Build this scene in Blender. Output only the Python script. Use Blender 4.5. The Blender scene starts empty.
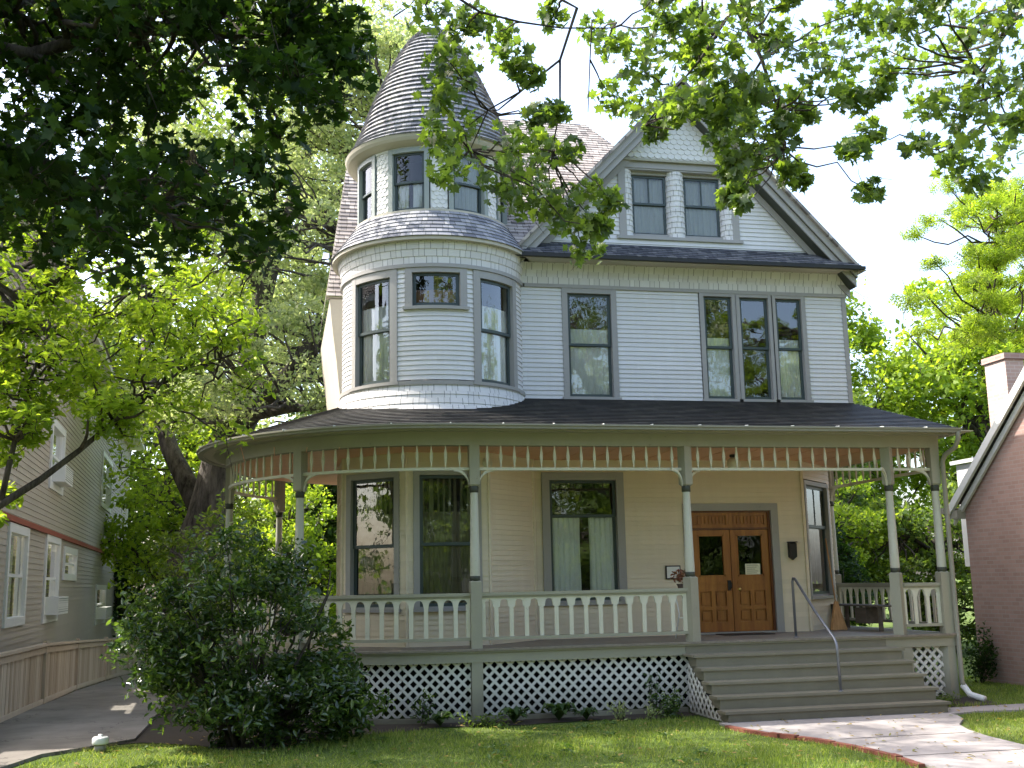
import bpy, math, random
import numpy as np
from math import sin, cos, pi, radians, sqrt, atan2, floor, ceil
from mathutils import Matrix, Vector
random.seed(7); rng = np.random.default_rng(7)
SC = bpy.context.scene; COL = SC.collection

# ------------------------------------------------------------------ materials
def nodes(name):
    m = bpy.data.materials.new(name); m.use_nodes = True
    nt = m.node_tree; nt.nodes.clear()
    out = nt.nodes.new('ShaderNodeOutputMaterial')
    return m, nt, out
def N(nt, t, **kw):
    n = nt.nodes.new(t)
    for k, v in kw.items():
        if k in n.inputs: n.inputs[k].default_value = v
        else: setattr(n, k, v)
    return n
def rgba(c): return (c[0], c[1], c[2], 1.0)
def mixc(nt, fac, a, b, mode='MIX'):
    n = nt.nodes.new('ShaderNodeMix'); n.data_type = 'RGBA'; n.blend_type = mode
    for i, v in ((0, fac), (6, a), (7, b)):
        if hasattr(v, 'links'): nt.links.new(v, n.inputs[i])
        else: n.inputs[i].default_value = v if i == 0 else rgba(v)
    return n.outputs[2]
def mth(nt, op, a, b=0.0, c=None):
    n = nt.nodes.new('ShaderNodeMath'); n.operation = op
    for i, v in enumerate((a, b) if c is None else (a, b, c)):
        if hasattr(v, 'links'): nt.links.new(v, n.inputs[i])
        else: n.inputs[i].default_value = v
    return n.outputs[0]
def noise(nt, scale, detail=4, vec=None, rough=.55):
    n = N(nt, 'ShaderNodeTexNoise', Scale=scale, Detail=detail, Roughness=rough)
    if vec is not None: nt.links.new(vec, n.inputs['Vector'])
    return n.outputs['Fac']
def ramp(nt, fac, stops):
    r = nt.nodes.new('ShaderNodeValToRGB'); nt.links.new(fac, r.inputs[0])
    el = r.color_ramp.elements
    while len(el) < len(stops): el.new(.5)
    for e, (p, c) in zip(el, stops): e.position = p; e.color = rgba(c)
    return r.outputs[0]
def coord(nt, what='Object'): return nt.nodes.new('ShaderNodeTexCoord').outputs[what]
def vscale(nt, vec, s):
    n = nt.nodes.new('ShaderNodeMapping'); nt.links.new(vec, n.inputs[0]); n.inputs['Scale'].default_value = s
    return n.outputs[0]
def finish(nt, out, col, rough, bumph=None, bstr=.3, bdist=.01, spec=.35, metal=0):
    p = N(nt, 'ShaderNodeBsdfPrincipled', Roughness=rough, Metallic=metal)
    p.inputs['Specular IOR Level'].default_value = spec
    if hasattr(col, 'links'): nt.links.new(col, p.inputs['Base Color'])
    else: p.inputs['Base Color'].default_value = rgba(col)
    if bumph is not None:
        b = N(nt, 'ShaderNodeBump', Strength=bstr, Distance=bdist)
        nt.links.new(bumph, b.inputs['Height']); nt.links.new(b.outputs[0], p.inputs['Normal'])
    nt.links.new(p.outputs[0], out.inputs[0]); return p
def dk(c, f): return tuple(x*f for x in c)
def paint(name, c, rough=.5, var=.16, scale=1.6, spec=.35, metal=0, fine=28):
    m, nt, out = nodes(name)
    v = coord(nt)
    a = noise(nt, scale, 5, v); b = noise(nt, fine, 3, v)
    cc = mixc(nt, a, dk(c, 1-var), dk(c, 1+var*.6))
    cc = mixc(nt, mth(nt, 'MULTIPLY', b, .35), cc, dk(c, .72))
    if name in ('olive_porch_paint', 'white_lattice_paint', 'worn_step_paint', 'cream_spindle_paint', 'pale_column_paint', 'taupe_trim_paint'):
        sp_ = nt.nodes.new('ShaderNodeSeparateXYZ'); g_ = nt.nodes.new('ShaderNodeNewGeometry'); nt.links.new(g_.outputs['Position'], sp_.inputs[0])
        lowz = mth(nt, 'MAXIMUM', mth(nt, 'SUBTRACT', 1, mth(nt, 'MULTIPLY', sp_.outputs[2], 1.9)), 0)
        mud = mth(nt, 'MULTIPLY', lowz, mth(nt, 'ADD', .25, noise(nt, 5, 5, g_.outputs['Position'])))
        cc = mixc(nt, mth(nt, 'MINIMUM', mud, .75), cc, (.11, .095, .07))
        chip = mth(nt, 'GREATER_THAN', noise(nt, 17, 5, g_.outputs['Position'], .7), .67)
        cc = mixc(nt, mth(nt, 'MULTIPLY', chip, .55), cc, dk(c, .5))
        wst = noise(nt, 6, 4, vscale(nt, g_.outputs['Position'], (1, 1, .15)))
        cc = mixc(nt, mth(nt, 'MULTIPLY', wst, .3), cc, dk(c, .62))
    finish(nt, out, cc, rough, b, .15, .004, spec, metal); return m
def siding_mat(name, c, expo):
    m, nt, out = nodes(name)
    uv = coord(nt, 'UV'); v = coord(nt)
    sep = nt.nodes.new('ShaderNodeSeparateXYZ'); nt.links.new(uv, sep.inputs[0])
    row = mth(nt, 'FLOOR', mth(nt, 'DIVIDE', sep.outputs[1], expo))
    comb = nt.nodes.new('ShaderNodeCombineXYZ')
    nt.links.new(mth(nt, 'FLOOR', mth(nt, 'DIVIDE', mth(nt, 'ADD', sep.outputs[0], mth(nt, 'MULTIPLY', row, 1.37)), 3.1)), comb.inputs[0])
    nt.links.new(row, comb.inputs[1])
    wn = nt.nodes.new('ShaderNodeTexWhiteNoise'); nt.links.new(comb.outputs[0], wn.inputs['Vector'])
    cc = mixc(nt, wn.outputs['Value'], dk(c, .93), dk(c, 1.04))
    cc = mixc(nt, mth(nt, 'MULTIPLY', noise(nt, .9, 6, v), .45), cc, dk(c, .74))
    st = noise(nt, 9, 4, vscale(nt, v, (1, 1, .12)))
    cc = mixc(nt, mth(nt, 'MULTIPLY', st, .3), cc, (c[0]*.62, c[1]*.6, c[2]*.52))
    finish(nt, out, cc, .55, noise(nt, 60, 3, vscale(nt, v, (.15, .15, 1))), .2, .003); return m
def shingle_mat(name, stops, w, h, rough=.8, mortar=.0, spec=.2, paintc=None):
    """shingles: per-shingle colour on UV in metres"""
    m, nt, out = nodes(name)
    uv = coord(nt, 'UV'); v = coord(nt)
    sep = nt.nodes.new('ShaderNodeSeparateXYZ'); nt.links.new(uv, sep.inputs[0])
    row = mth(nt, 'FLOOR', mth(nt, 'DIVIDE', sep.outputs[1], h))
    wr = nt.nodes.new('ShaderNodeTexWhiteNoise'); wr.noise_dimensions = '1D'; nt.links.new(row, wr.inputs['W'])
    xx = mth(nt, 'DIVIDE', mth(nt, 'ADD', sep.outputs[0], mth(nt, 'MULTIPLY', wr.outputs['Value'], w*3)), w)
    xx = mth(nt, 'ADD', xx, mth(nt, 'MULTIPLY', mth(nt, 'SINE', mth(nt, 'MULTIPLY', xx, 2.1)), .28))
    cell = mth(nt, 'FLOOR', xx); fr = mth(nt, 'FRACT', xx)
    comb = nt.nodes.new('ShaderNodeCombineXYZ'); nt.links.new(cell, comb.inputs[0]); nt.links.new(row, comb.inputs[1])
    wn = nt.nodes.new('ShaderNodeTexWhiteNoise'); nt.links.new(comb.outputs[0], wn.inputs['Vector'])
    cc = ramp(nt, wn.outputs['Value'], stops)
    cc = mixc(nt, mth(nt, 'MULTIPLY', noise(nt, 1.3, 5, v), .5), cc, dk(stops[0][1], .75))
    gap = mth(nt, 'LESS_THAN', mth(nt, 'MINIMUM', fr, mth(nt, 'SUBTRACT', 1, fr)), .045)
    cc = mixc(nt, mth(nt, 'MULTIPLY', gap, .75), cc, dk(stops[0][1], .25))
    hgt = mth(nt, 'ADD', mth(nt, 'MULTIPLY', wn.outputs['Value'], .6), mth(nt, 'MULTIPLY', gap, -1))
    finish(nt, out, cc, rough, hgt, .5, .012, spec); return m
def wood_mat(name, c, c2, axis=2, rough=.4, spec=.4, sc=14):
    m, nt, out = nodes(name); v = coord(nt)
    s = [1, 1, 1]; s[axis] = .07
    g = noise(nt, sc, 6, vscale(nt, v, tuple(s)), .65)
    cc = ramp(nt, g, [(.3, c2), (.7, c)])
    cc = mixc(nt, mth(nt, 'MULTIPLY', noise(nt, 1.5, 3, v), .4), cc, dk(c2, .6))
    finish(nt, out, cc, rough, g, .2, .004, spec); return m
def leaf_mat(name, stops, trans=.4, rough=.42, spec=.4, tcol=None, clump=None):
    m, nt, out = nodes(name)
    g = nt.nodes.new('ShaderNodeNewGeometry')
    cc = ramp(nt, g.outputs['Random Per Island'], stops)
    n = noise(nt, clump or .8, 3, coord(nt))
    cc = mixc(nt, mth(nt, 'MULTIPLY', mth(nt, 'SUBTRACT', n, .35), 1.2), cc, dk(stops[0][1], .6))
    p = N(nt, 'ShaderNodeBsdfPrincipled', Roughness=rough); p.inputs['Specular IOR Level'].default_value = spec
    nt.links.new(cc, p.inputs['Base Color'])
    t = nt.nodes.new('ShaderNodeBsdfTranslucent')
    nt.links.new(mixc(nt, 1.0, cc, tcol or (2.2, 2.3, .8), 'MULTIPLY'), t.inputs[0])
    x = nt.nodes.new('ShaderNodeMixShader'); x.inputs[0].default_value = trans
    nt.links.new(p.outputs[0], x.inputs[1]); nt.links.new(t.outputs[0], x.inputs[2]); nt.links.new(x.outputs[0], out.inputs[0])
    return m
def bark_mat(name, c, c2):
    m, nt, out = nodes(name); v = coord(nt)
    g = noise(nt, 7, 7, vscale(nt, v, (1, 1, .22)), .7)
    cc = ramp(nt, g, [(.35, c2), (.62, c)])
    finish(nt, out, cc, .9, g, .9, .06, .15); return m
def glass_mat(name, tint=(.92, .94, .92), base=.06, wav=.15):
    m, nt, out = nodes(name); v = coord(nt)
    t = nt.nodes.new('ShaderNodeBsdfTransparent'); t.inputs[0].default_value = rgba(tint)
    g = N(nt, 'ShaderNodeBsdfGlossy', Roughness=.015); g.inputs[0].default_value = (.95, .97, 1, 1)
    b = N(nt, 'ShaderNodeBump', Strength=wav, Distance=.012); nt.links.new(noise(nt, 3.2, 2, v), b.inputs['Height'])
    nt.links.new(b.outputs[0], g.inputs['Normal'])
    f = N(nt, 'ShaderNodeFresnel', IOR=1.5)
    fac = mth(nt, 'MINIMUM', mth(nt, 'ADD', mth(nt, 'MULTIPLY', f.outputs[0], 1.3), base), 1.0)
    x = nt.nodes.new('ShaderNodeMixShader'); nt.links.new(fac, x.inputs[0])
    nt.links.new(t.outputs[0], x.inputs[1]); nt.links.new(g.outputs[0], x.inputs[2]); nt.links.new(x.outputs[0], out.inputs[0])
    return m
def cloth_mat(name, c, trans=.35, lace=True, alpha=.0):
    m, nt, out = nodes(name); v = coord(nt)
    n = noise(nt, 26, 3, vscale(nt, v, (1, 1, .5)))
    cc = mixc(nt, mth(nt, 'MULTIPLY', n, .5), c, dk(c, .6))
    d = nt.nodes.new('ShaderNodeBsdfDiffuse'); nt.links.new(cc, d.inputs[0])
    t = nt.nodes.new('ShaderNodeBsdfTranslucent'); nt.links.new(cc, t.inputs[0])
    x = nt.nodes.new('ShaderNodeMixShader'); x.inputs[0].default_value = trans
    nt.links.new(d.outputs[0], x.inputs[1]); nt.links.new(t.outputs[0], x.inputs[2]); nt.links.new(x.outputs[0], out.inputs[0])
    return m

EXPO = .084
CREAM = (.66, .635, .58)
M = {}
M['siding'] = siding_mat('clapboard_paint', (.70, .69, .69), EXPO)
M['siding_porch_lit'] = siding_mat('clapboard_paint_porch_lit', (.76, .66, .50), EXPO)  # same clapboard, with the yellow light under the porch put into its colour
M['shingle_paint'] = shingle_mat('painted_shingle', [(0, (.63, .615, .595)), (1, (.74, .725, .71))], .13, .125, .6)
M['scale_paint'] = paint('painted_fish_scale', (.70, .69, .66), .55, .1)
M['roof'] = shingle_mat('weathered_cedar', [(0, (.15, .155, .18)), (.4, (.27, .275, .30)), (.75, (.36, .36, .38)), (1, (.50, .48, .47))], .13, .105, .75)
M['roof_pent'] = shingle_mat('dark_cedar', [(0, (.06, .065, .08)), (.5, (.12, .125, .145)), (1, (.22, .22, .235))], .13, .105, .75)
M['roof_main'] = shingle_mat('weathered_roof_shingle', [(0, (.19, .17, .16)), (.5, (.36, .32, .29)), (1, (.54, .49, .44))], .16, .15, .8)
M['roof_porch'] = shingle_mat('dark_porch_shingle', [(0, (.010, .009, .009)), (.6, (.022, .020, .018)), (1, (.06, .053, .046))], .2, .14, .55, spec=.5)
M['trim'] = paint('taupe_trim_paint', (.36, .345, .325), .5)
M['cove'] = paint('soffit_cream_paint', (.50, .46, .37), .6, .2)
M['sash'] = paint('dark_sash_paint', (.055, .075, .075), .4, .2)
M['sash_pale'] = paint('grey_green_sash_paint', (.29, .32, .30), .4, .15)
M['olive'] = paint('olive_porch_paint', (.37, .355, .275), .5, .16)
M['olive_dark'] = paint('dark_olive_paint', (.055, .06, .045), .5, .1)
M['shaft'] = paint('pale_column_paint', (.58, .575, .49), .45, .12)
M['spindle'] = paint('cream_spindle_paint', (.70, .675, .55), .5, .1)
M['lattice'] = paint('white_lattice_paint', (.76, .75, .71), .6, .12)
M['step'] = paint('worn_step_paint', (.245, .225, .165), .6, .25, 3.0)
M['deck'] = wood_mat('deck_boards', (.30, .26, .21), (.19, .16, .13), 1, .5)
M['ceiling'] = wood_mat('porch_ceiling_wood', (.88, .48, .31), (.72, .36, .21), 0, .4)
M['door'] = wood_mat('varnished_oak', (.48, .20, .045), (.22, .07, .018), 2, .28, .5, 9)
M['door_dark'] = wood_mat('varnished_oak_dark', (.20, .065, .022), (.10, .03, .012), 2, .3, .5, 9)
M['glass'] = glass_mat('window_glass')
M['glass_dim'] = glass_mat('upper_window_glass', (.9, .92, .9), .0, .15)
M['glass_clear'] = glass_mat('door_glass', (.4, .42, .4), .0)
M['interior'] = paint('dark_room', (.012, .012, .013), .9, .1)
M['lace'] = cloth_mat('lace_curtain', (.93, .92, .92), .08)
M['shade'] = cloth_mat('tan_shade', (.36, .33, .25))
M['white_cloth'] = cloth_mat('white_curtain', (.74, .75, .72))
M['pink_shade'] = cloth_mat('tan_pink_blind', (.55, .30, .19))
M['metal'] = paint('grey_metal', (.22, .23, .26), .35, .1, metal=.6)
M['black'] = paint('black_iron', (.018, .018, .018), .5, .1)
M['white'] = paint('white_enamel', (.78, .78, .76), .4, .06)
M['brass'] = paint('brass', (.6, .42, .15), .3, .05, metal=.9)
M['gutter'] = paint('gutter_paint', (.30, .285, .235), .45, .15)
M['paper'] = paint('paper', (.72, .70, .52), .8, .05)
M['broom'] = wood_mat('broom_straw', (.62, .36, .17), (.38, .2, .09), 2, .9, .1, 40)
M['bark'] = bark_mat('grey_bark', (.15, .13, .115), (.03, .026, .024))
M['bark_dark'] = bark_mat('dark_bark', (.10, .085, .07), (.025, .02, .018))
M['soil'] = paint('soil', (.045, .034, .025), .95, .5, 8)
M['bench'] = wood_mat('grey_bench_wood', (.17, .14, .11), (.08, .065, .05), 1, .7)
M['terracotta'] = paint('dark_pot', (.12, .09, .08), .6)
M['white_trim'] = paint('white_trim_paint', (.72, .72, .70), .5, .1)
M['neighbour'] = siding_mat('grey_beige_siding', (.45, .395, .335), .115)
M['red_trim'] = paint('brick_red_trim', (.30, .07, .045), .6)
M['slate'] = shingle_mat('neighbour_roof_shingle', [(0, (.10, .09, .085)), (1, (.2, .18, .17))], .3, .15, .85)

def brick_mat():
    m, nt, out = nodes('red_brick'); uv = coord(nt, 'UV')
    b = N(nt, 'ShaderNodeTexBrick', Scale=1.0); nt.links.new(uv, b.inputs[0])
    b.inputs['Color1'].default_value = rgba((.52, .34, .30)); b.inputs['Color2'].default_value = rgba((.40, .255, .225)); b.inputs['Mortar'].default_value = rgba((.46, .40, .36))
    b.inputs['Mortar Size'].default_value = .008; b.inputs['Brick Width'].default_value = .215; b.inputs['Row Height'].default_value = .075
    cc = mixc(nt, mth(nt, 'MULTIPLY', noise(nt, 1.2, 6, uv), .55), b.outputs[0], (.17, .09, .08))
    cc = mixc(nt, mth(nt, 'MULTIPLY', noise(nt, 9, 4, uv), .3), cc, (.46, .32, .28))
    finish(nt, out, cc, .85, b.outputs['Fac'], -.4, .01, .2); return m
M['brick'] = brick_mat()
def fence_mat():
    m, nt, out = nodes('weathered_cedar_fence'); v = coord(nt)
    g = nt.nodes.new('ShaderNodeNewGeometry')
    cc = ramp(nt, g.outputs['Random Per Island'], [(0, (.50, .39, .28)), (.5, (.64, .52, .40)), (1, (.74, .63, .50))])
    s = noise(nt, 12, 6, vscale(nt, v, (1, 1, .1)), .7)
    cc = mixc(nt, mth(nt, 'MULTIPLY', s, .5), cc, (.20, .15, .11))
    finish(nt, out, cc, .85, s, .4, .006, .15); return m
M['fence'] = fence_mat()
def lawn_mat():
    m, nt, out = nodes('lawn_ground'); v = coord(nt)
    n1 = noise(nt, .7, 5, v); n2 = noise(nt, 18, 4, v)
    cc = ramp(nt, n1, [(.3, (.07, .115, .025)), (.55, (.12, .17, .04)), (.75, (.19, .20, .08))])
    cc = mixc(nt, mth(nt, 'MULTIPLY', n2, .6), cc, (.04, .05, .015))
    finish(nt, out, cc, .95, n2, .8, .05, .1); return m
M['lawn'] = lawn_mat()
def concrete_mat(name, c, c2, crack=True):
    m, nt, out = nodes(name); v = coord(nt)
    vo = N(nt, 'ShaderNodeTexVoronoi', Scale=.55, feature='DISTANCE_TO_EDGE')
    ad = nt.nodes.new('ShaderNodeVectorMath'); ad.operation = 'ADD'; nt.links.new(v, ad.inputs[0])
    nn = N(nt, 'ShaderNodeTexNoise', Scale=2.5, Detail=5); nt.links.new(v, nn.inputs['Vector']); nt.links.new(nn.outputs['Color'], ad.inputs[1]); nt.links.new(ad.outputs[0], vo.inputs['Vector'])
    ck = mth(nt, 'LESS_THAN', vo.outputs['Distance'], .006 if name != 'pale_concrete' else -1.0)
    cc = ramp(nt, noise(nt, 1.1, 7, v, .65), [(.3, c2), (.7, c)])
    f = noise(nt, 70, 3, v)
    cc = mixc(nt, mth(nt, 'MULTIPLY', f, .35), cc, dk(c2, .6))
    cc = mixc(nt, mth(nt, 'MULTIPLY', noise(nt, .35, 4, v), .5), cc, dk(c2, .75))
    cc = mixc(nt, mth(nt, 'MULTIPLY', ck, .6), cc, dk(c2, .3))
    finish(nt, out, cc, .9, f, .3, .006, .2); return m
M['walk'] = concrete_mat('pale_concrete', (.42, .385, .37), (.27, .245, .235))
M['drive'] = concrete_mat('old_asphalt', (.36, .325, .29), (.18, .16, .14))
M['road'] = concrete_mat('street_asphalt', (.07, .07, .07), (.045, .045, .045))
M['edging'] = paint('brick_edging', (.22, .075, .05), .9, .4, 9)

# ------------------------------------------------------------------ mesh building
class MB:
    def __init__(s): s.v = []; s.f = []; s.uv = []
    def add(s, pts, uv=None):
        b = len(s.v); s.v.extend([tuple(p) for p in pts]); s.f.append(tuple(range(b, b+len(pts))))
        s.uv.extend(uv if uv else [(p[0], p[2]) for p in pts])
    def mesh(s, vs, fs, uvs=None):
        b = len(s.v); s.v.extend([tuple(p) for p in vs])
        for f in fs:
            s.f.append(tuple(b+i for i in f)); s.uv.extend([(uvs[i] if uvs else (vs[i][0], vs[i][2])) for i in f])
    def box(s, x0, x1, y0, y1, z0, z1):
        c = [(x, y, z) for z in (z0, z1) for y in (y0, y1) for x in (x0, x1)]
        s.mesh(c, [(0, 2, 3, 1), (4, 5, 7, 6), (0, 1, 5, 4), (2, 6, 7, 3), (0, 4, 6, 2), (1, 3, 7, 5)], None)
    def obox(s, a, b, w, h, up=(0, 0, 1)):
        """box bar from a to b, width w sideways, height h along up"""
        a = Vector(a); b = Vector(b); d = (b-a).normalized(); up = Vector(up); sd = d.cross(up).normalized(); u2 = sd.cross(d).normalized()
        c = [p + sd*sx*w/2 + u2*sz*h/2 for p in (a, b) for sz in (-1, 1) for sx in (-1, 1)]
        s.mesh(c, [(0, 1, 3, 2), (4, 6, 7, 5), (0, 4, 5, 1), (2, 3, 7, 6), (0, 2, 6, 4), (1, 5, 7, 3)])
    def lathe(s, cx, cy, prof, n=16, cap=True):
        vs = []; 
        for r, z in prof:
            for i in range(n):
                a = 2*pi*i/n; vs.append((cx+r*cos(a), cy+r*sin(a), z))
        fs = [(j*n+i, j*n+(i+1) % n, (j+1)*n+(i+1) % n, (j+1)*n+i) for j in range(len(prof)-1) for i in range(n)]
        if cap: fs.append(tuple(range(n-1, -1, -1))); fs.append(tuple((len(prof)-1)*n+i for i in range(n)))
        s.mesh(vs, fs)
    def tube(s, pts, rad, n=8):
        pts = [Vector(p) for p in pts]; vs = []; m = len(pts)
        if not hasattr(rad, '__len__'): rad = [rad]*m
        prev = None
        for i, p in enumerate(pts):
            t = (pts[min(i+1, m-1)]-pts[max(i-1, 0)]).normalized()
            a = prev if prev is not None else (Vector((0, 0, 1)) if abs(t.z) < .9 else Vector((1, 0, 0)))
            x = (a - t*a.dot(t)).normalized(); y = t.cross(x); prev = x
            for k in range(n):
                g = 2*pi*k/n; vs.append(p + (x*cos(g)+y*sin(g))*rad[i])
        fs = [(j*n+i, j*n+(i+1) % n, (j+1)*n+(i+1) % n, (j+1)*n+i) for j in range(m-1) for i in range(n)]
        fs.append(tuple(range(n-1, -1, -1))); fs.append(tuple((m-1)*n+i for i in range(n)))
        s.mesh(vs, fs)
    def build(s, name, mat, parent=None, smooth=False):
        me = bpy.data.meshes.new(name); me.from_pydata(s.v, [], s.f)
        uvl = me.uv_layers.new(name='UVMap')
        if len(uvl.data) == len(s.uv): uvl.data.foreach_set('uv', np.array(s.uv, dtype=np.float32).ravel())
        me.materials.append(M[mat] if isinstance(mat, str) else mat)
        if smooth: me.shade_smooth()
        o = bpy.data.objects.new(name, me); COL.objects.link(o)
        if parent is not None: attach(o, parent)
        return o
def attach(o, parent):
    o.parent = parent
    o.matrix_parent_inverse = (Matrix.Translation(parent.location) @ parent.rotation_euler.to_matrix().to_4x4()).inverted() if parent.type == 'EMPTY' else Matrix.Identity(4)
def tag(o, label=None, cat=None, group=None, kind=None):
    if label: o['label'] = label
    if cat: o['category'] = cat
    if group: o['group'] = group
    if kind: o['kind'] = kind
    return o
def thing(name, loc, label, cat, group=None):
    o = bpy.data.objects.new(name, None); COL.objects.link(o); o.location = loc; o.empty_display_size = .3
    return tag(o, label, cat, group)
def structure(mb, name, mat):
    o = mb.build(name, mat); o['kind'] = 'structure'; return o

# surfaces: base path (u) x profile (v) with outward offset d
class Flat:
    curved = False
    def __init__(s, p, d, prof=None):
        s.p = p; l = sqrt(d[0]**2+d[1]**2); s.d = (d[0]/l, d[1]/l); s.n = (s.d[1], -s.d[0]); s.prof = prof; s.du = 1e9
    def base(s, u): return s.p[0]+s.d[0]*u, s.p[1]+s.d[1]*u, s.n[0], s.n[1]
    def pt(s, u, v, d=0):
        x, y, nx, ny = s.base(u)
        if s.prof: o, z, no, nz = s.prof(v)
        else: o, z, no, nz = 0, v, 1, 0
        o += no*d
        return (x+nx*o, y+ny*o, z+nz*d)
class Cyl(Flat):
    curved = True
    def __init__(s, c, R, prof=None, du=.09): s.c = c; s.R = R; s.prof = prof; s.du = du
    def base(s, u):
        a = u/s.R; return s.c[0]+s.R*sin(a), s.c[1]-s.R*cos(a), sin(a), -cos(a)
class Path(Flat):
    curved = True
    def __init__(s, pts, prof=None, du=.25):
        s.pts = pts; s.us = [0]
        for a, b in zip(pts, pts[1:]): s.us.append(s.us[-1]+sqrt((a[0]-b[0])**2+(a[1]-b[1])**2))
        s.prof = prof; s.du = du; s.L = s.us[-1]
    def base(s, u):
        for i in range(len(s.us)-1):
            if u <= s.us[i+1] or i == len(s.us)-2:
                t = (u-s.us[i])/(s.us[i+1]-s.us[i]+1e-9); a, b = s.pts[i], s.pts[i+1]
                return tuple(a[k]*(1-t)+b[k]*t for k in range(4))
def profile(pts):
    """pts (out, z) from bottom to top -> function of arclength; returns (fn, length)"""
    L = [0]
    for a, b in zip(pts, pts[1:]): L.append(L[-1]+sqrt((a[0]-b[0])**2+(a[1]-b[1])**2))
    def f(v):
        for i in range(len(L)-1):
            if v <= L[i+1] or i == len(L)-2:
                t = (v-L[i])/(L[i+1]-L[i]); a, b = pts[i], pts[i+1]
                dx, dz = b[0]-a[0], b[1]-a[1]; l = sqrt(dx*dx+dz*dz)
                return a[0]+dx*t, a[1]+dz*t, dz/l, -dx/l
    return f, L[-1]
def splits(a, b, du, extra=()):
    n = max(1, int(ceil((b-a)/du))); xs = [a+(b-a)*i/n for i in range(n+1)]
    return xs
def courses(mb, sf, u0, u1, v0, v1, e, lap, holes=(), bound=None, usplit=None):
    br = {round(v0, 5), round(v1, 5)}
    k = 0
    while v0+k*e < v1: br.add(round(v0+k*e, 5)); k += 1
    for h in holes:
        for z in h[2:4]:
            if v0 < z < v1: br.add(round(z, 5))
    br = sorted(br)
    for a, b in zip(br, br[1:]):
        if b-a < 1e-4: continue
        mid = (a+b)/2; ck = floor((mid-v0)/e); c0 = v0+ck*e
        da = lap*(1-(a-c0)/e); db = lap*(1-(b-c0)/e)
        lo, hi = (u0, u1) if bound is None else bound(mid)
        if hi <= lo: continue
        iv = [(lo, hi)]
        for h in holes:
            if h[2] < mid < h[3]:
                nv = []
                for p, q in iv:
                    if h[1] <= p or h[0] >= q: nv.append((p, q)); continue
                    if h[0] > p: nv.append((p, h[0]))
                    if h[1] < q: nv.append((h[1], q))
                iv = nv
        for p, q in iv:
            xs = splits(p, q, sf.du)
            for x, y in zip(xs, xs[1:]):
                mb.add([sf.pt(x, a, da), sf.pt(y, a, da), sf.pt(y, b, db), sf.pt(x, b, db)], [(x, a+1e-3), (y, a+1e-3), (y, b-1e-3), (x, b-1e-3)])
                if abs(a-c0) < 1e-4:
                    mb.add([sf.pt(x, a, -.002), sf.pt(y, a, -.002), sf.pt(y, a, da), sf.pt(x, a, da)], [(x, a), (y, a), (y, a), (x, a)])
def bar(mb, sf, u0, u1, v0, v1, d0, d1):
    xs = splits(u0, u1, sf.du)
    for i, (x, y) in enumerate(zip(xs, xs[1:])):
        P = [sf.pt(x, v0, d0), sf.pt(y, v0, d0), sf.pt(y, v1, d0), sf.pt(x, v1, d0), sf.pt(x, v0, d1), sf.pt(y, v0, d1), sf.pt(y, v1, d1), sf.pt(x, v1, d1)]
        fs = [(0, 3, 2, 1), (4, 5, 6, 7), (0, 1, 5, 4), (3, 7, 6, 2)]
        if i == 0: fs.append((0, 4, 7, 3))
        if i == len(xs)-2: fs.append((1, 2, 6, 5))
        mb.mesh(P, fs, [(x, v0), (y, v0), (y, v1), (x, v1)]*2)
def sheet(mb, sf, u0, u1, v0, v1, d=0, dv=1e9):
    xs = splits(u0, u1, sf.du); vs = splits(v0, v1, dv)
    for x, y in zip(xs, xs[1:]):
        for a, b in zip(vs, vs[1:]):
            mb.add([sf.pt(x, a, d), sf.pt(y, a, d), sf.pt(y, b, d), sf.pt(x, b, d)], [(x, a), (y, a), (y, b), (x, b)])
def scales(mb, sf, u0, u1, v0, v1, w, e, holes=(), bound=None, t=.014):
    k = 0; v = v0
    while v < v1:
        off = (k % 2)*w/2; lo, hi = (u0, u1) if bound is None else bound(v+e*.3)
        u = floor(lo/w)*w+off-w
        while u < hi:
            cu, cv = u+w/2, v+e/2
            if cu > lo+w*.2 and cu < hi-w*.2 and not any(h[0]-w*.2 < cu < h[1]+w*.2 and h[2] < cv+e*.3 and cv-e*.3 < h[3] for h in holes):
                top = min(v+e*1.25, v1+.02); pts = []
                for ff, vv in ((-.5, v+e*.5), (-.42, v+e*.2), (-.2, v+.01), (0, v-.004), (.2, v+.01), (.42, v+e*.2), (.5, v+e*.5)):
                    uu = min(max(cu+ff*w*.97, lo), hi); pts.append((uu, vv))
                j = random.uniform(-.003, .003)
                P = [sf.pt(a, b, (t+j)*(1-(b-v)/(e*1.4))+.003) for a, b in pts] + [sf.pt(pts[-1][0], top, .002), sf.pt(pts[0][0], top, .002)]
                Q = [sf.pt(a, b, 0) for a, b in pts]
                n = len(pts)
                mb.mesh(P+Q, [tuple(range(9))]+[(i+1, i, 9+i, 9+i+1) for i in range(n-1)])
            u += w
        v += e; k += 1
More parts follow.
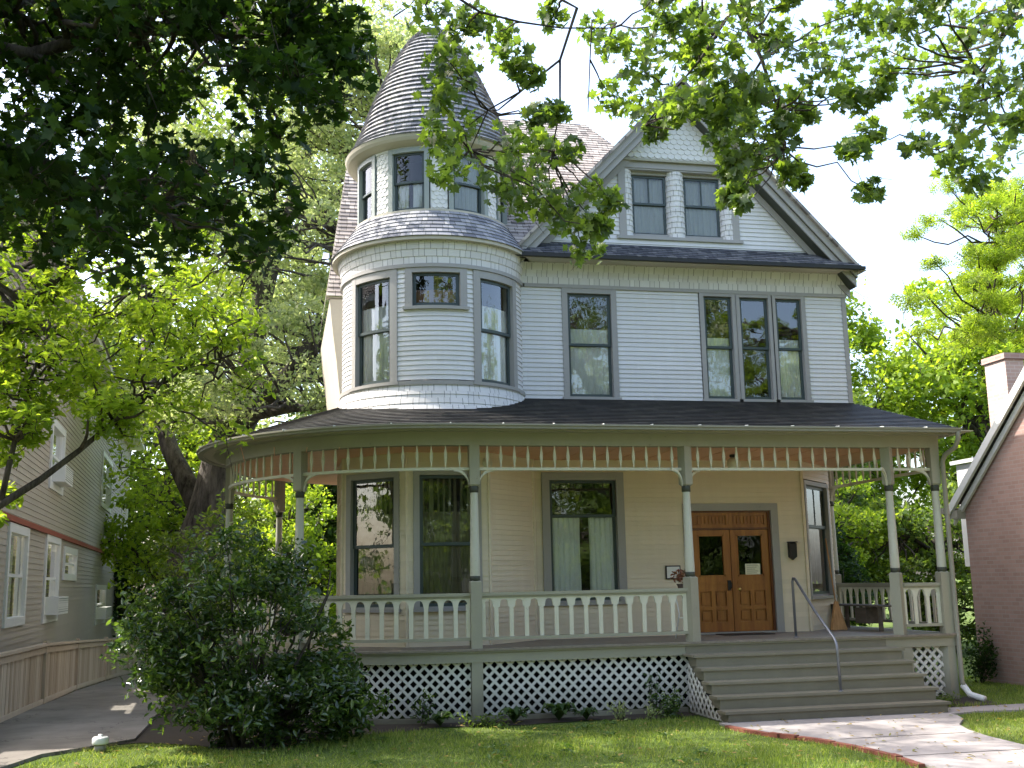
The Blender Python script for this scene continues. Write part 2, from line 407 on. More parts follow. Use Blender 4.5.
def strips2d(poly, pitch, w, ang):
    """parallel strips at ang clipped to a convex polygon"""
    def clip(sub, a, b):
        out = []
        for i in range(len(sub)):
            p, q = sub[i], sub[(i+1) % len(sub)]
            sp = (b[0]-a[0])*(p[1]-a[1])-(b[1]-a[1])*(p[0]-a[0]); sq = (b[0]-a[0])*(q[1]-a[1])-(b[1]-a[1])*(q[0]-a[0])
            if sp >= 0: out.append(p)
            if (sp >= 0) != (sq >= 0):
                t = sp/(sp-sq); out.append((p[0]+(q[0]-p[0])*t, p[1]+(q[1]-p[1])*t))
        return out
    dx, dy = cos(ang), sin(ang); nx, ny = -dy, dx; res = []
    pr = [p[0]*nx+p[1]*ny for p in poly]; k = floor(min(pr)/pitch)
    while k*pitch < max(pr)+pitch:
        c = k*pitch; q = [(nx*(c-w/2)-dx*99, ny*(c-w/2)-dy*99), (nx*(c-w/2)+dx*99, ny*(c-w/2)+dy*99), (nx*(c+w/2)+dx*99, ny*(c+w/2)+dy*99), (nx*(c+w/2)-dx*99, ny*(c+w/2)-dy*99)]
        for i in range(len(poly)):
            if q: q = clip(q, poly[i], poly[(i+1) % len(poly)])
        if len(q) >= 3: res.append(q)
        k += 1
    return res
def lattice(mb, sf, poly, pitch=.115, w=.042):
    for lay, ang in enumerate((pi/4, 3*pi/4)):
        d0 = lay*.009; d1 = d0+.007
        for q in strips2d(poly, pitch, w, ang):
            n = len(q); F = [sf.pt(u, v, d1) for u, v in q]; B = [sf.pt(u, v, d0) for u, v in q]
            mb.mesh(F+B, [tuple(range(n)), tuple(range(2*n-1, n-1, -1))]+[(i, n+i, n+(i+1) % n, (i+1) % n) for i in range(n)])

# ------------------------------------------------------------------ foliage
def leaf_lobed():
    pts = []
    ang = [-90, -62, -40, -18, 2, 20, 42, 62, 78, 90, 102, 118, 138, 160, 178, 198, 220, 242]
    rad = [.16, .36, .24, .50, .40, .34, .60, .44, .36, .70, .36, .44, .60, .34, .40, .50, .24, .36]
    v = [(0, 0, .04)]
    for a, r in zip(ang, rad): v.append((r*cos(radians(a)), r*sin(radians(a)), -.10*r))
    n = len(ang)
    return np.array(v), [(0, i+1, (i+1) % n+1) for i in range(n)]
def leaf_oval():
    v = [(0, -.5, 0), (.22, -.12, .07), (.17, .25, .06), (0, .55, -.05), (-.17, .25, .06), (-.22, -.12, .07)]
    return np.array(v), [(0, 1, 2, 3), (0, 3, 4, 5)]
def leaf_small():
    v = [(0, -.5, 0), (.3, 0, .08), (0, .5, 0), (-.3, 0, .08)]
    return np.array(v), [(0, 1, 2), (0, 2, 3)]
def leaf_compound():
    v = []; f = []
    for i in range(4):
        y = -.4+i*.26
        for sgn in (-1, 1):
            b = len(v); v += [(0, y, 0), (sgn*.2, y+.02, .03), (sgn*.42, y+.16, -.03), (sgn*.18, y+.15, .02)]
            f.append((b, b+1, b+2, b+3) if sgn > 0 else (b+3, b+2, b+1, b))
    return np.array(v), f
LEAF = {'lobed': leaf_lobed(), 'oval': leaf_oval(), 'small': leaf_small(), 'compound': leaf_compound()}
def leaves(name, pts, size, shape, mat, parent, flat=.5, var=.42, hang=0.0, outw=None):
    T, F = LEAF[shape]; n = len(pts); pts = np.asarray(pts, dtype=np.float64)
    nrm = rng.normal(size=(n, 3)); nrm[:, 2] += flat*2.2
    if outw is not None: nrm += outw*1.2
    nrm /= np.linalg.norm(nrm, axis=1)[:, None]
    t = rng.normal(size=(n, 3)); t[:, 2] -= hang*2
    t -= nrm*(t*nrm).sum(1)[:, None]; t /= np.linalg.norm(t, axis=1)[:, None]
    s = np.cross(t, nrm); sz = size*(1+var*rng.uniform(-1, 1, n))
    V = pts[:, None, :] + sz[:, None, None]*(T[None, :, 0, None]*s[:, None, :]+T[None, :, 1, None]*t[:, None, :]+T[None, :, 2, None]*nrm[:, None, :])
    k = len(T); V = V.reshape(-1, 3)
    me = bpy.data.meshes.new(name); nf = len(F); ls = [len(f) for f in F]
    base = np.concatenate([np.array(f) for f in F]); L = len(base)
    idx = (base[None, :] + (np.arange(n)*k)[:, None]).ravel()
    me.vertices.add(n*k); me.vertices.foreach_set('co', V.astype(np.float32).ravel())
    me.loops.add(n*L); me.loops.foreach_set('vertex_index', idx.astype(np.int32))
    st = np.concatenate([[0], np.cumsum(ls)[:-1]]); me.polygons.add(n*nf)
    me.polygons.foreach_set('loop_start', (st[None, :]+(np.arange(n)*L)[:, None]).ravel().astype(np.int32))
    me.update(calc_edges=True); me.validate()
    me.materials.append(M[mat]); o = bpy.data.objects.new(name, me); COL.objects.link(o)
    if parent is not None: attach(o, parent)
    return o
def clump_pts(c, r, n, squash=.7):
    p = rng.normal(size=(n, 3)); p /= np.linalg.norm(p, axis=1)[:, None]
    p *= (rng.uniform(0, 1, n)**.45)[:, None]*r; p[:, 2] *= squash
    return p+np.array(c)
def wig(a, b, k=5, amp=.12, sag=0):
    a = np.array(a, float); b = np.array(b, float); L = np.linalg.norm(b-a); out = []
    for i in range(k+1):
        t = i/k; p = a*(1-t)+b*t
        if 0 < i < k: p = p+rng.normal(size=3)*amp*L/k
        p[2] += sag*L*sin(pi*t); out.append(p)
    return out
def limb_pts(polys, step=.3):
    out = []; 
    for pl, r0, r1 in polys:
        n = len(pl)
        for i in range(n-1):
            a = np.array(pl[i]); b = np.array(pl[i+1]); m = max(1, int(np.linalg.norm(b-a)/step))
            for j in range(m): out.append(np.append(a+(b-a)*j/m, r0+(r1-r0)*(i+j/m)/(n-1)))
        out.append(np.append(np.array(pl[-1]), r1))
    return np.array(out)
def tree(name, label, cat, base, limbs, clumps, leaf, group=None, barkm='bark', nleaf=40, size=.13, shape='oval', flat=.5, tw=.012, twigs=True, squash=.7, hang=0., trunkn=9, crownname='crown'):
    """limbs: list of (polyline, r0, r1); clumps: list of (centre, radius)"""
    root = thing(name, base, label, cat, group)
    mb = MB(); 
    for pl, r0, r1 in limbs:
        n = len(pl); mb.tube(pl, [r0+(r1-r0)*i/(n-1) for i in range(n)], trunkn)
    LP = limb_pts(limbs)
    P = []
    for c, r in clumps:
        if twigs:
            d = np.linalg.norm(LP[:, :3]-np.array(c), axis=1); j = int(np.argmin(d))
            a = LP[j]; mb.tube(wig(a[:3], c, 5, .18), [max(min(a[3]*.6, .02+.012*d[j]), tw*1.3)*(1-.75*i/5)+tw*.4 for i in range(6)], 5)
            for q in range(3):
                e = np.array(c)+rng.normal(size=3)*r*.55; mb.tube(wig(c, e, 3, .2), [tw*.8, tw*.6, tw*.45, tw*.3], 3)
        P.append(clump_pts(c, r, int(nleaf*(.75+.5*random.random())), squash))
    mb.build('trunk', barkm, root, smooth=True)
    P = np.concatenate(P)
    leaves(crownname, P, size, shape, leaf, root, flat, hang=hang)
    return root
def ellip_clumps(c, rad, n, r, shell=.35, zmin=None):
    out = []
    for i in range(n):
        while True:
            p = rng.normal(size=3); p /= np.linalg.norm(p)
            q = np.array(c)+p*np.array(rad)*(shell+(1-shell)*random.random()**.6)
            if zmin is None or q[2] > zmin: break
        out.append((q, r*random.uniform(.65, 1.3)))
    return out

M['leaf_dark'] = leaf_mat('maple_leaf', [(0, (.014, .032, .009)), (.5, (.026, .056, .012)), (1, (.055, .10, .018))], .36, .5, .15)
M['leaf_oak'] = leaf_mat('oak_leaf', [(0, (.055, .09, .035)), (.5, (.095, .15, .045)), (1, (.20, .27, .05))], .5, .38, .6, (2.1, 2.2, .7))
M['leaf_bright'] = leaf_mat('bright_leaf', [(0, (.13, .21, .03)), (.5, (.21, .31, .042)), (1, (.32, .41, .07))], .56, .5, .3, (2.1, 2.0, .7))
M['leaf_mid'] = leaf_mat('mid_leaf', [(0, (.06, .105, .022)), (.5, (.10, .16, .035)), (1, (.18, .24, .055))], .5, .5, .3, (2.2, 2.1, .8))
M['leaf_pale'] = leaf_mat('pale_leaf', [(0, (.22, .27, .11)), (.5, (.34, .39, .17)), (1, (.50, .52, .28))], .5, .45, .5, (1.55, 1.65, 1.1))
M['leaf_lilac'] = leaf_mat('glossy_shrub_leaf', [(0, (.028, .056, .018)), (.6, (.06, .11, .03)), (1, (.16, .23, .06))], .42, .24, 1.0)
M['leaf_hosta'] = leaf_mat('hosta_leaf', [(0, (.035, .07, .025)), (1, (.08, .13, .045))], .3)
M['leaf_red'] = leaf_mat('flower_pinkbrown', [(0, (.20, .07, .06)), (.6, (.36, .15, .12)), (1, (.10, .12, .05))], .3)
M['grass'] = leaf_mat('grass_blade', [(0, (.12, .18, .035)), (.6, (.21, .29, .06)), (1, (.38, .40, .15))], .45, .6, .2, (1.8, 1.8, .8))

# ------------------------------------------------------------------ ground
def gz(x, y):
    t = min(1, max(0, (-1.5-x)/1.5))
    return -.035*max(0, min(y, 45)-22.5)*t
g = MB()
xs = [-300, -120, -60, -30, -20, -14, -10] + [-8+.5*i for i in range(20)] + [2+2*i for i in range(9)] + [24, 40, 80, 160, 300]
ys = [-60, -30, -15, -8, 0, 5] + [8+1*i for i in range(34)] + [46, 52, 60, 80, 120, 200, 400]
nx = len(xs); V = [(x, y, gz(x, y)) for y in ys for x in xs]
g.mesh(V, [(j*nx+i, j*nx+i+1, (j+1)*nx+i+1, (j+1)*nx+i) for j in range(len(ys)-1) for i in range(nx-1)])
structure(g, 'ground', 'lawn')
def walkpoly(name, left, right, mat, h, edge=True, sub=8):
    mb = MB(); n = len(left)
    L = [(x, y, gz(x, y)+h) for x, y in left]; R = [(x, y, gz(x, y)+h) for x, y in right]
    for i in range(n-1):
        q = 6
        for j in range(q):
            def lp(A, B, t): x, y = A[0]+(B[0]-A[0])*t, A[1]+(B[1]-A[1])*t; return (x, y, gz(x, y)+h)
            mb.add([lp(L[i], R[i], j/q), lp(L[i], R[i], (j+1)/q), lp(L[i+1], R[i+1], (j+1)/q), lp(L[i+1], R[i+1], j/q)])
    for S in (L, R):
        for i in range(n-1): mb.add([S[i], S[i+1], (S[i+1][0], S[i+1][1], S[i+1][2]-h-.05), (S[i][0], S[i][1], S[i][2]-h-.05)])
    for i in (0, n-1): mb.add([L[i], R[i], (R[i][0], R[i][1], R[i][2]-h-.05), (L[i][0], L[i][1], L[i][2]-h-.05)])
    return structure(mb, name, mat)
# driveway on the left
dl = [(-9, 6), (-8, 10), (-6, 14), (-4.32, 16), (-4.30, 18.0), (-4.25, 20.8), (-4.16, 22.3), (-4.35, 27), (-4.4, 33), (-4.4, 40)]
dr = [(-3.4, 6), (-3.3, 10), (-3.2, 14.3), (-2.9, 15.5), (-2.3, 16.1), (-1.9, 16.6), (-1.9, 19), (-2.0, 22), (-2.3, 27), (-2.3, 33), (-2.3, 40)]
walkpoly('driveway', dl, dr, 'drive', .045)
# front walk: wide at the steps, then down to the street
wl = [(6.2, 15.42), (6.22, 15.0), (6.3, 14.5), (6.5, 13.9), (6.75, 13.4), (6.9, 12.8), (6.95, 12.0), (6.9, 11.3), (6.85, 8), (6.85, 3.5), (6.85, 1)]
wr = [(9.7, 15.42), (9.72, 15.0), (9.55, 14.6), (9.15, 14.1), (8.95, 13.6), (8.82, 13.0), (8.76, 12.2), (8.74, 11.3), (8.7, 8), (8.7, 3.5), (8.7, 1)]
walkpoly('front_walk', wl, wr, 'walk', .03)
walkpoly('side_walk', [(9.66, 15.85), (10.4, 15.9), (11.5, 15.95), (14, 16.3), (20, 17)], [(9.73, 15.2), (10.3, 15.35), (11.5, 15.2), (14, 15.5), (20, 16.2)], 'walk', .024)
mb = MB()
for x, y, n in ((7.8, 13.35, 1), (7.8, 11.9, 1)): mb.box(6.98, 8.74, y-.006, y+.006, .031, .0335)
structure(mb, 'walk_joint', 'soil')
FP = np.stack([rng.uniform(-2.5, 11, 900), rng.uniform(10.5, 16.5, 900), np.full(900, .045)], 1)
M['fallen'] = leaf_mat('fallen_leaf', [(0, (.22, .13, .04)), (.5, (.34, .25, .07)), (1, (.16, .20, .05))], .2)
fo = leaves('fallen_leaves', FP, .06, 'oval', 'fallen', None, 2.5, .5); tag(fo, 'small dry leaves scattered over the lawn and walk', 'leaves', kind='stuff')
WP = np.concatenate([clump_pts((random.uniform(-2, 6), random.uniform(11.5, 16.2), .05), random.uniform(.08, .2), 26, .2) for _ in range(46)])
M['weed'] = leaf_mat('lawn_weed', [(0, (.05, .10, .02)), (1, (.11, .18, .04))], .3)
wo = leaves('lawn_weeds', WP, .055, 'oval', 'weed', None, 1.2, .5); tag(wo, 'flat broad-leaved weeds growing through the front lawn', 'weeds', kind='stuff')
mb = MB(); mb.box(-60, 60, -9, -2.5, .0, .02); structure(mb, 'road', 'road')
# planting bed along the lattice
mb = MB()
bx = [-2.1+.3*i for i in range(29)]
for a, b in zip(bx, bx[1:]):
    f = lambda x: 16.45 + .08*sin(x*3.1) - .05*sin(x*7.7) - 1.25*math.exp(-((x+.1)/1.15)**2)
    yb = 17.4 if a > .3 else 22.0; mb.add([(a, f(a), .012), (b, f(b), .012), (b, yb, .012), (a, yb, .012)])
mb.add([(9.9, 15.95, .012), (11.3, 16.0, .012), (11.6, 19, .012), (9.9, 17, .012)])
structure(mb, 'planting_bed', 'soil')
# brick edging along the walk
ed = thing('brick_edging', (6.3, 14.4, 0), 'row of red brick edging beside the curved front walk', 'edging')
mb = MB()
pth = [(x-.07, y) for x, y in wl[1:8]]
for a, b in zip(pth, pth[1:]):
    L = sqrt((a[0]-b[0])**2+(a[1]-b[1])**2); n = max(1, int(L/.21))
    for i in range(n):
        t0, t1 = (i+.04)/n, (i+.96)/n; j = random.uniform(-.012, .012)
        mb.obox((a[0]+(b[0]-a[0])*t0+j, a[1]+(b[1]-a[1])*t0, .015+j*.5), (a[0]+(b[0]-a[0])*t1-j, a[1]+(b[1]-a[1])*t1, .015+j), .09, .07)
mb.build('brick_row', 'edging', ed)
# grass blades (uncountable)
def inpoly(x, y, L, R):
    for i in range(len(L)-1):
        y0, y1 = L[i][1], L[i+1][1]
        if min(y0, y1) <= y <= max(y0, y1):
            t = (y-y0)/(y1-y0+1e-9)
            a = L[i][0]+(L[i+1][0]-L[i][0])*t; b = R[i][0]+(R[i+1][0]-R[i][0])*t
            return a-.12 < x < b+.02
    return False
GV = []
n = 190000
gx = rng.uniform(-3, 15, n); gy = 9.5+rng.uniform(0, 1, n)**.9*11.0
keep = []
for x, y in zip(gx, gy):
    if inpoly(x, y, wl, wr): continue
    if x > 9.6 and 15.2 < y < 15.98: continue
    if -2.1 < x < 6.2 and y > 16.45 + .08*sin(x*3.1)-.05*sin(x*7.7)-1.25*math.exp(-((x+.1)/1.15)**2): continue
    if -4 < x < 11.3 and y > 16.2: continue
    if x < -3.15 + max(0, y-14.3)*.45 or (6.1 < x < 9.9 and y > 15): continue
    keep.append((x, y))
K = np.array(keep); dn = np.sin(K[:, 0]*2.3+1.1*np.sin(K[:, 1]*1.9))*np.sin(K[:, 1]*2.9+np.sin(K[:, 0]*1.3)); K = K[rng.uniform(0, 1, len(K)) < .72+.4*dn]; n = len(K)
hh = rng.uniform(.025, .075, n)*(1+.5*np.sin(K[:, 0]*1.3)*np.sin(K[:, 1]*1.7)); an = rng.uniform(0, 2*pi, n); le = rng.normal(0, .03, (n, 2))
V = np.zeros((n, 3, 3)); wd = .0065
V[:, 0, 0] = K[:, 0]-wd*np.cos(an); V[:, 0, 1] = K[:, 1]-wd*np.sin(an)
V[:, 1, 0] = K[:, 0]+wd*np.cos(an); V[:, 1, 1] = K[:, 1]+wd*np.sin(an)
V[:, 2, 0] = K[:, 0]+le[:, 0]; V[:, 2, 1] = K[:, 1]+le[:, 1]; V[:, 2, 2] = hh
me = bpy.data.meshes.new('grass'); me.vertices.add(3*n); me.vertices.foreach_set('co', V.astype(np.float32).ravel())
me.loops.add(3*n); me.loops.foreach_set('vertex_index', np.arange(3*n, dtype=np.int32)); me.polygons.add(n)
me.polygons.foreach_set('loop_start', np.arange(n, dtype=np.int32)*3); me.update(calc_edges=True)
me.materials.append(M['grass']); o = bpy.data.objects.new('grass', me); COL.objects.link(o)
tag(o, 'short green grass of the front lawn', 'grass', kind='stuff')

# ================================================================== THE HOUSE
HOUSE = thing('house', (6.5, 19, 0), 'white clapboard house with round corner tower and wrap-around porch', 'house')
WY = 19.0; TC = (2.7, 19.57); TR = 1.63
front = Flat((0, WY), (1, 0))
DECK = 1.08

def window(sf, u0, u1, v0, v1, cas=.11, split=.5, name='window', cover='lace', head=0., sill=True, sash='sash', muntin=0, recess=0., depth=.45, shade=None, cover_rng=(0, 1), casing=True, mat_c='trim', sashw=.05, glass='glass', label=None):
    """u0..v1 = opening. returns the casing part with its sub-parts"""
    c = MB(); dd = -recess
    if casing:
        bar(c, sf, u0-cas, u0, v0-.02, v1+cas+head, dd-.05, dd+.034); bar(c, sf, u1, u1+cas, v0-.02, v1+cas+head, dd-.05, dd+.034)
        bar(c, sf, u0, u1, v1, v1+cas+head, dd-.05, dd+.031)
    if sill: bar(c, sf, u0-cas-.03, u1+cas+.03, v0-.075, v0-.02, dd-.05, dd+.065)
    # reveal
    bar(c, sf, u0-.02, u0+.006, v0, v1, dd-.16, dd-.051); bar(c, sf, u1-.006, u1+.02, v0, v1, dd-.16, dd-.051)
    bar(c, sf, u0, u1, v1-.006, v1+.02, dd-.16, dd-.051); bar(c, sf, u0, u1, v0-.02, v0+.006, dd-.16, dd-.051)
    W = c.build(name, mat_c, HOUSE)
    if label: W['label'] = label
    s = MB(); m = v0+(v1-v0)*split; w = sashw; a0, a1 = u0+.006, u1-.006
    for (b0, b1, o) in (((v0+.006, m+.02, -.075), (m-.02, v1-.006, -.045)) if split else ((v0+.006, v1-.006, -.05),)):
        o += dd
        bar(s, sf, a0, a0+w, b0, b1, o-.022, o+.02); bar(s, sf, a1-w, a1, b0, b1, o-.022, o+.02)
        bar(s, sf, a0+w, a1-w, b0, b0+w*.9, o-.02, o+.018); bar(s, sf, a0+w, a1-w, b1-w*.9, b1, o-.02, o+.018)
        for k in range(muntin):
            if b1 > m+.05 or not split:
                u = a0+(a1-a0)*(k+1)/(muntin+1); bar(s, sf, u-.012, u+.012, b0+w*.9, b1-w*.9, o-.012, o+.014)
    s.build('sash', sash, W)
    gl = MB()
    if split:
        sheet(gl, sf, a0+w*.5, a1-w*.5, v0+.02, m, dd-.072); sheet(gl, sf, a0+w*.5, a1-w*.5, m, v1-.02, dd-.042)
    else: sheet(gl, sf, a0+w*.5, a1-w*.5, v0+.02, v1-.02, dd-.05)
    gl.build('glass', glass, W)
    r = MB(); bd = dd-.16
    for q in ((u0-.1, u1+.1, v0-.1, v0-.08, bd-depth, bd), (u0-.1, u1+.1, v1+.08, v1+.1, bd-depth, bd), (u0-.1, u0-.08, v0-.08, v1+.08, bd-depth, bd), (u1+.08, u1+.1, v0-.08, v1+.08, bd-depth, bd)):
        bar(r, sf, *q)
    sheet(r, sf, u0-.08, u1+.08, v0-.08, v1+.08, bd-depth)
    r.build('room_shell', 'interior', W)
    if cover:
        cu = MB(); c0, c1 = v0+(v1-v0)*cover_rng[0], v0+(v1-v0)*cover_rng[1]
        ww = u1-u0
        spans = ((u0, u1),) if cover != 'lace2' else ((u0, u0+ww*.46), (u1-ww*.40, u1))
        for p, q in spans:
            n = max(12, int((q-p)/.012)); ph = random.random()*6
            cols = []
            for i in range(n+1):
                u = p+(q-p)*i/n
                cols.append((u, .018*sin(u*58+ph+1.5*sin(u*9))+.009*sin(u*131)))
            zs = [c0+(c1-c0)*j/5 for j in range(6)]
            vs = [sf.pt(u+.006*sin(z*5+u*20), z, dd-.105+o*(1.0-.5*j/5)) for j, z in enumerate(zs) for u, o in cols]
            cu.mesh(vs, [(j*(n+1)+i, j*(n+1)+i+1, (j+1)*(n+1)+i+1, (j+1)*(n+1)+i) for j in range(5) for i in range(n)])
        cu.build('curtain', {'lace': 'lace', 'lace2': 'lace', 'white': 'white_cloth', 'tan': 'shade', 'pink': 'pink_shade'}[cover], W, smooth=True)
    if shade:
        sh = MB(); sheet(sh, sf, u0+.02, u1-.02, v0+(v1-v0)*shade[0], v0+(v1-v0)*shade[1], dd-.105)
        sh.build('roller_shade', shade[2], W)
    return W

# ---- second floor, front wall
H2 = [(5.10, 5.93, 5.35, 7.27), (7.75, 8.31, 5.35, 7.30), (8.47, 9.05, 5.35, 7.30), (9.20, 9.73, 5.35, 7.30)]
w = MB(); hol = [(a-.10, b+.10, c-.04, d+.11) for a, b, c, d in H2]
courses(w, front, 4.15, 10.66, 5.20, 7.36, EXPO, .016, hol)
side_r = Flat((10.66, 19.0), (0, 1))
courses(w, side_r, 0, 10, 5.0, 7.36, EXPO, .016, [])
w.build('upper_wall', 'siding', HOUSE)
t = MB()
bar(t, front, 4.3, 10.68, 5.19, 5.262, -.02, .045); t.build('belt_course', 'trim', HOUSE); t = MB()
bar(t, front, 4.3, 10.68, 7.36, 7.425, -.02, .042)
bar(t, front, 10.585, 10.675, 5.27, 7.355, -.02, .026)
bar(t, side_r, -.02, 10, 7.36, 7.425, -.02, .042); bar(t, side_r, 0.0, .09, 5.27, 7.355, -.02, .026)
t.build('belt_course', 'trim', HOUSE)
window(front, *H2[0], cas=.105, split=.50, cover='lace', cover_rng=(0, .66), sill=True, label='tall double-hung window between the tower and the triple window')
for i, h in enumerate(H2[1:]):
    window(front, *h, cas=.085, split=.5, cover=['lace', None, 'lace'][i], cover_rng=(0, .6), sill=True, name='window')
# painted shingle frieze flaring out to the eave
fr, fl = profile([(.02, 7.425), (.04, 7.55), (.13, 7.80)])
w = MB(); courses(w, Flat((0, WY), (1, 0), fr), 4.1, 10.68, 0, fl, .19, .012)
courses(w, Flat((10.66, 19.0), (0, 1), fr), -.0, 10, 0, fl, .19, .012)
w.add([(10.68, 18.98, 7.425), (10.79, 18.87, 7.8), (10.66, 18.87, 7.8), (10.66, 18.98, 7.425)])
w.build('frieze', M['shingle_paint'], HOUSE)
s = MB(); s.box(4.0, 10.80, 18.58, 19.0, 7.80, 7.815); s.box(10.66, 10.93, 18.56, 29, 7.80, 7.813)
s.box(4.05, 10.82, 18.60, 18.64, 7.815, 7.86)
s.build('soffit', 'cove', HOUSE)
s = MB(); s.obox((4.03, 18.50, 7.825), (10.86, 18.50, 7.825), .09, .06); s.build('gutter', 'black', HOUSE)
# skirt roof under the gable
pr, pl = profile([(.53, 7.86), (.0, 8.23)])
w = MB(); courses(w, Flat((0, WY), (1, 0), pr), 4.0, 10.78, 0, pl, .105, .014)
w.build('pent_roof', 'roof_pent', HOUSE)
# ---- gable
GX, GS, GZ = 7.37, 1.05, 7.86
apex = GZ+3.39*GS
def gb(z): 
    h = (apex-.22-z)/GS; return (GX-h, GX+h)
w = MB(); gho = [(6.16, 8.56, 8.40, 9.90)]
courses(w, front, 4, 11, 8.1, 9.90, EXPO, .016, gho, bound=gb)
w.build('gable_wall', 'siding', HOUSE)
sf2 = Flat((0, WY-.07), (1, 0))
w = MB(); scales(w, sf2, 5, 10, 9.96, 11.35, .135, .10, bound=gb); w.build('fish_scale_shingling', 'scale_paint', HOUSE)
w = MB(); lo, hi = gb(9.94)
w.mesh([(lo, WY-.068, 9.94), (hi, WY-.068, 9.94), (GX, WY-.068, apex-.2), (lo, WY+.1, 9.94), (hi, WY+.1, 9.94), (GX, WY+.1, apex-.2)], [(0, 1, 2), (0, 3, 4, 1)])
w.build('gable_peak', 'scale_paint', HOUSE)
t = MB(); lo, hi = gb(9.9); bar(t, front, lo-.02, hi+.02, 9.895, 9.94, -.02, .10)
t.build('gable_cornice', 'olive', HOUSE)
t = MB()
bar(t, front, 6.16, 6.30, 8.42, 9.77, -.25, .034); bar(t, front, 8.42, 8.56, 8.42, 9.77, -.25, .034)
bar(t, front, 6.16, 8.56, 9.77, 9.893, -.25, .038); bar(t, front, 6.10, 8.62, 8.36, 8.42, -.25, .05)
bar(t, front, 6.3, 8.42, 9.74, 9.768, -.25, .02); t.build('window_surround', 'trim', HOUSE)
# rounded shingled piers between the gable windows
for cx, rx, a0, a1 in ((7.335, .175, -90, 90), (6.30, .17, 0, 90), (8.42, .17, -90, 0)):
    cyl = Cyl((cx, WY+.15), rx, None, .05)
    w = MB(); courses(w, cyl, radians(a0)*rx, radians(a1)*rx, 8.42, 9.74, .105, .012); w.build('shingled_pier', 'shingle_paint', HOUSE)
for a, b in ((6.47, 7.16), (7.51, 8.25)):
    window(front, a, b, 8.50, 9.68, casing=False, sill=False, recess=.10, split=.52, muntin=1, cover='white', cover_rng=(0, 1), sashw=.045, depth=.3, glass='glass_dim')
bk = MB(); bar(bk, front, 6.3, 8.42, 8.42, 8.50, -.24, -.08); bk.build('window_spandrel', 'trim', HOUSE); bk = MB(); bar(bk, front, 6.3, 8.42, 9.68, 9.74, -.24, -.08); bk.build('window_spandrel', 'trim', HOUSE)
# rakes and gable roof
def rake(sgn):
    def P(t, off, y): return (GX+sgn*(3.39*t+.0)+0, y, apex+off-3.39*GS*t)
    m = MB()
    for o0, o1, y0, y1 in ((-.02, -.20, 18.60, 18.64), (-.20, -.36, 18.66, 18.69), (-.33, -.52, 18.93, 18.96)):
        a = [P(0, o0, y0), P(1.0, o0, y0), P(1.0, o1, y0), P(0, o1, y0)]; b = [(x, y1, z) for x, _, z in a]
        m.mesh(a+b, [(0, 1, 2, 3), (4, 7, 6, 5), (0, 4, 5, 1), (3, 2, 6, 7), (1, 5, 6, 2), (0, 3, 7, 4)])
    m.build('rake_board', 'trim', HOUSE)
    m = MB(); a = [P(0, -.2, 18.63), P(1, -.2, 18.63), P(1, -.2, 19.05), P(0, -.2, 19.05)]; m.add(a)
    a = [P(0, -.36, 18.69), P(1, -.36, 18.69), P(1, -.36, 19.05), P(0, -.36, 19.05)]; m.add(a)
    m.build('rake_soffit', 'olive_dark', HOUSE)
    # roof plane with courses
    L = 3.39*sqrt(1+GS*GS); ex = .06
    f = lambda v: (3.39+ex-(v/L)*(3.39+ex)*1.0, GZ-.06+(v/L)*(apex+.03-GZ+.06), GS/sqrt(1+GS*GS), 1/sqrt(1+GS*GS))
    r = MB()
    sfr = Flat((GX, 18.52), (0, 1), f) if sgn > 0 else Flat((GX, 30.0), (0, -1), f)
    courses(r, sfr, 0, 11.48, 0, L, .14, .014)
    a = [P(-.0, .045, 18.52), P(1.02, .045, 18.52), P(1.02, -.03, 18.52), P(0, -.03, 18.52)]; b = [(x, 18.60, z) for x, _, z in a]
    r.mesh(a+b, [(0, 1, 2, 3), (3, 2, 6, 7)])
    r.build('gable_roof', 'roof_main', HOUSE)
rake(1); rake(-1)
# ---- main roof behind (hip) and the left wing
r = MB()
fr_, L_ = profile([(.5, 7.9), (-4.4, 12.55)])
sfm = Flat((0, WY), (1, 0), fr_)
courses(r, sfm, 1.0, 8.5, 0, L_, .14, .014, bound=lambda v: (2.2+v*.33, min(8.9-v*.30, GX-(apex-7.9-v*.69)/GS+.12)))
r.build('main_roof', 'roof_main', HOUSE)
r = MB(); r.add([(2.2, 18.5, 7.86), (4.35, 23.4, 12.5), (2.2, 30, 7.86)]); r.add([(8.9, 19.5, 8.6), (10.9, 30, 7.86), (6.9, 23.4, 12.5)]); r.add([(4.3, 23.4, 12.5), (6.9, 23.4, 12.5), (10.9, 30, 7.86), (2.2, 30, 7.86)])
r.build('rear_roof', 'roof_main', HOUSE)
# left wing roof: steep shingled slope beside the tower with a flared corner under it
fw, Lw = profile([(0, 7.86), (-2.4, 11.6)])
r = MB(); courses(r, Flat((0, 22), (1, 0), fw), 0, 4, 0, Lw, .13, .02, bound=lambda v: (.86+v*.12, 3.6))
r.add([(.86, 22, 7.86), (1.39, 24.4, 11.6), (1.39, 27, 11.6), (.86, 27, 7.86)])
r.build('side_roof', 'roof_main', HOUSE)
w = MB()
for y0 in (22.02,):
    pp = [(.93, 7.8), (.99, 7.2), (1.08, 6.5), (1.17, 5.6), (1.22, 4.5)]
    for (xa, za), (xb, zb) in zip(pp, pp[1:]):
        w.add([(xb, y0, zb), (3.0, y0, zb), (3.0, y0, za), (xa, y0, za)]); w.add([(xa, y0, za), (xa, 27, za), (xb, 27, zb), (xb, y0, zb)])
w.add([(.86, 21.98, 7.84), (3, 21.98, 7.84), (3, 22.1, 7.8), (.86, 22.1, 7.8)])
w.build('side_wall', 'cove', HOUSE)
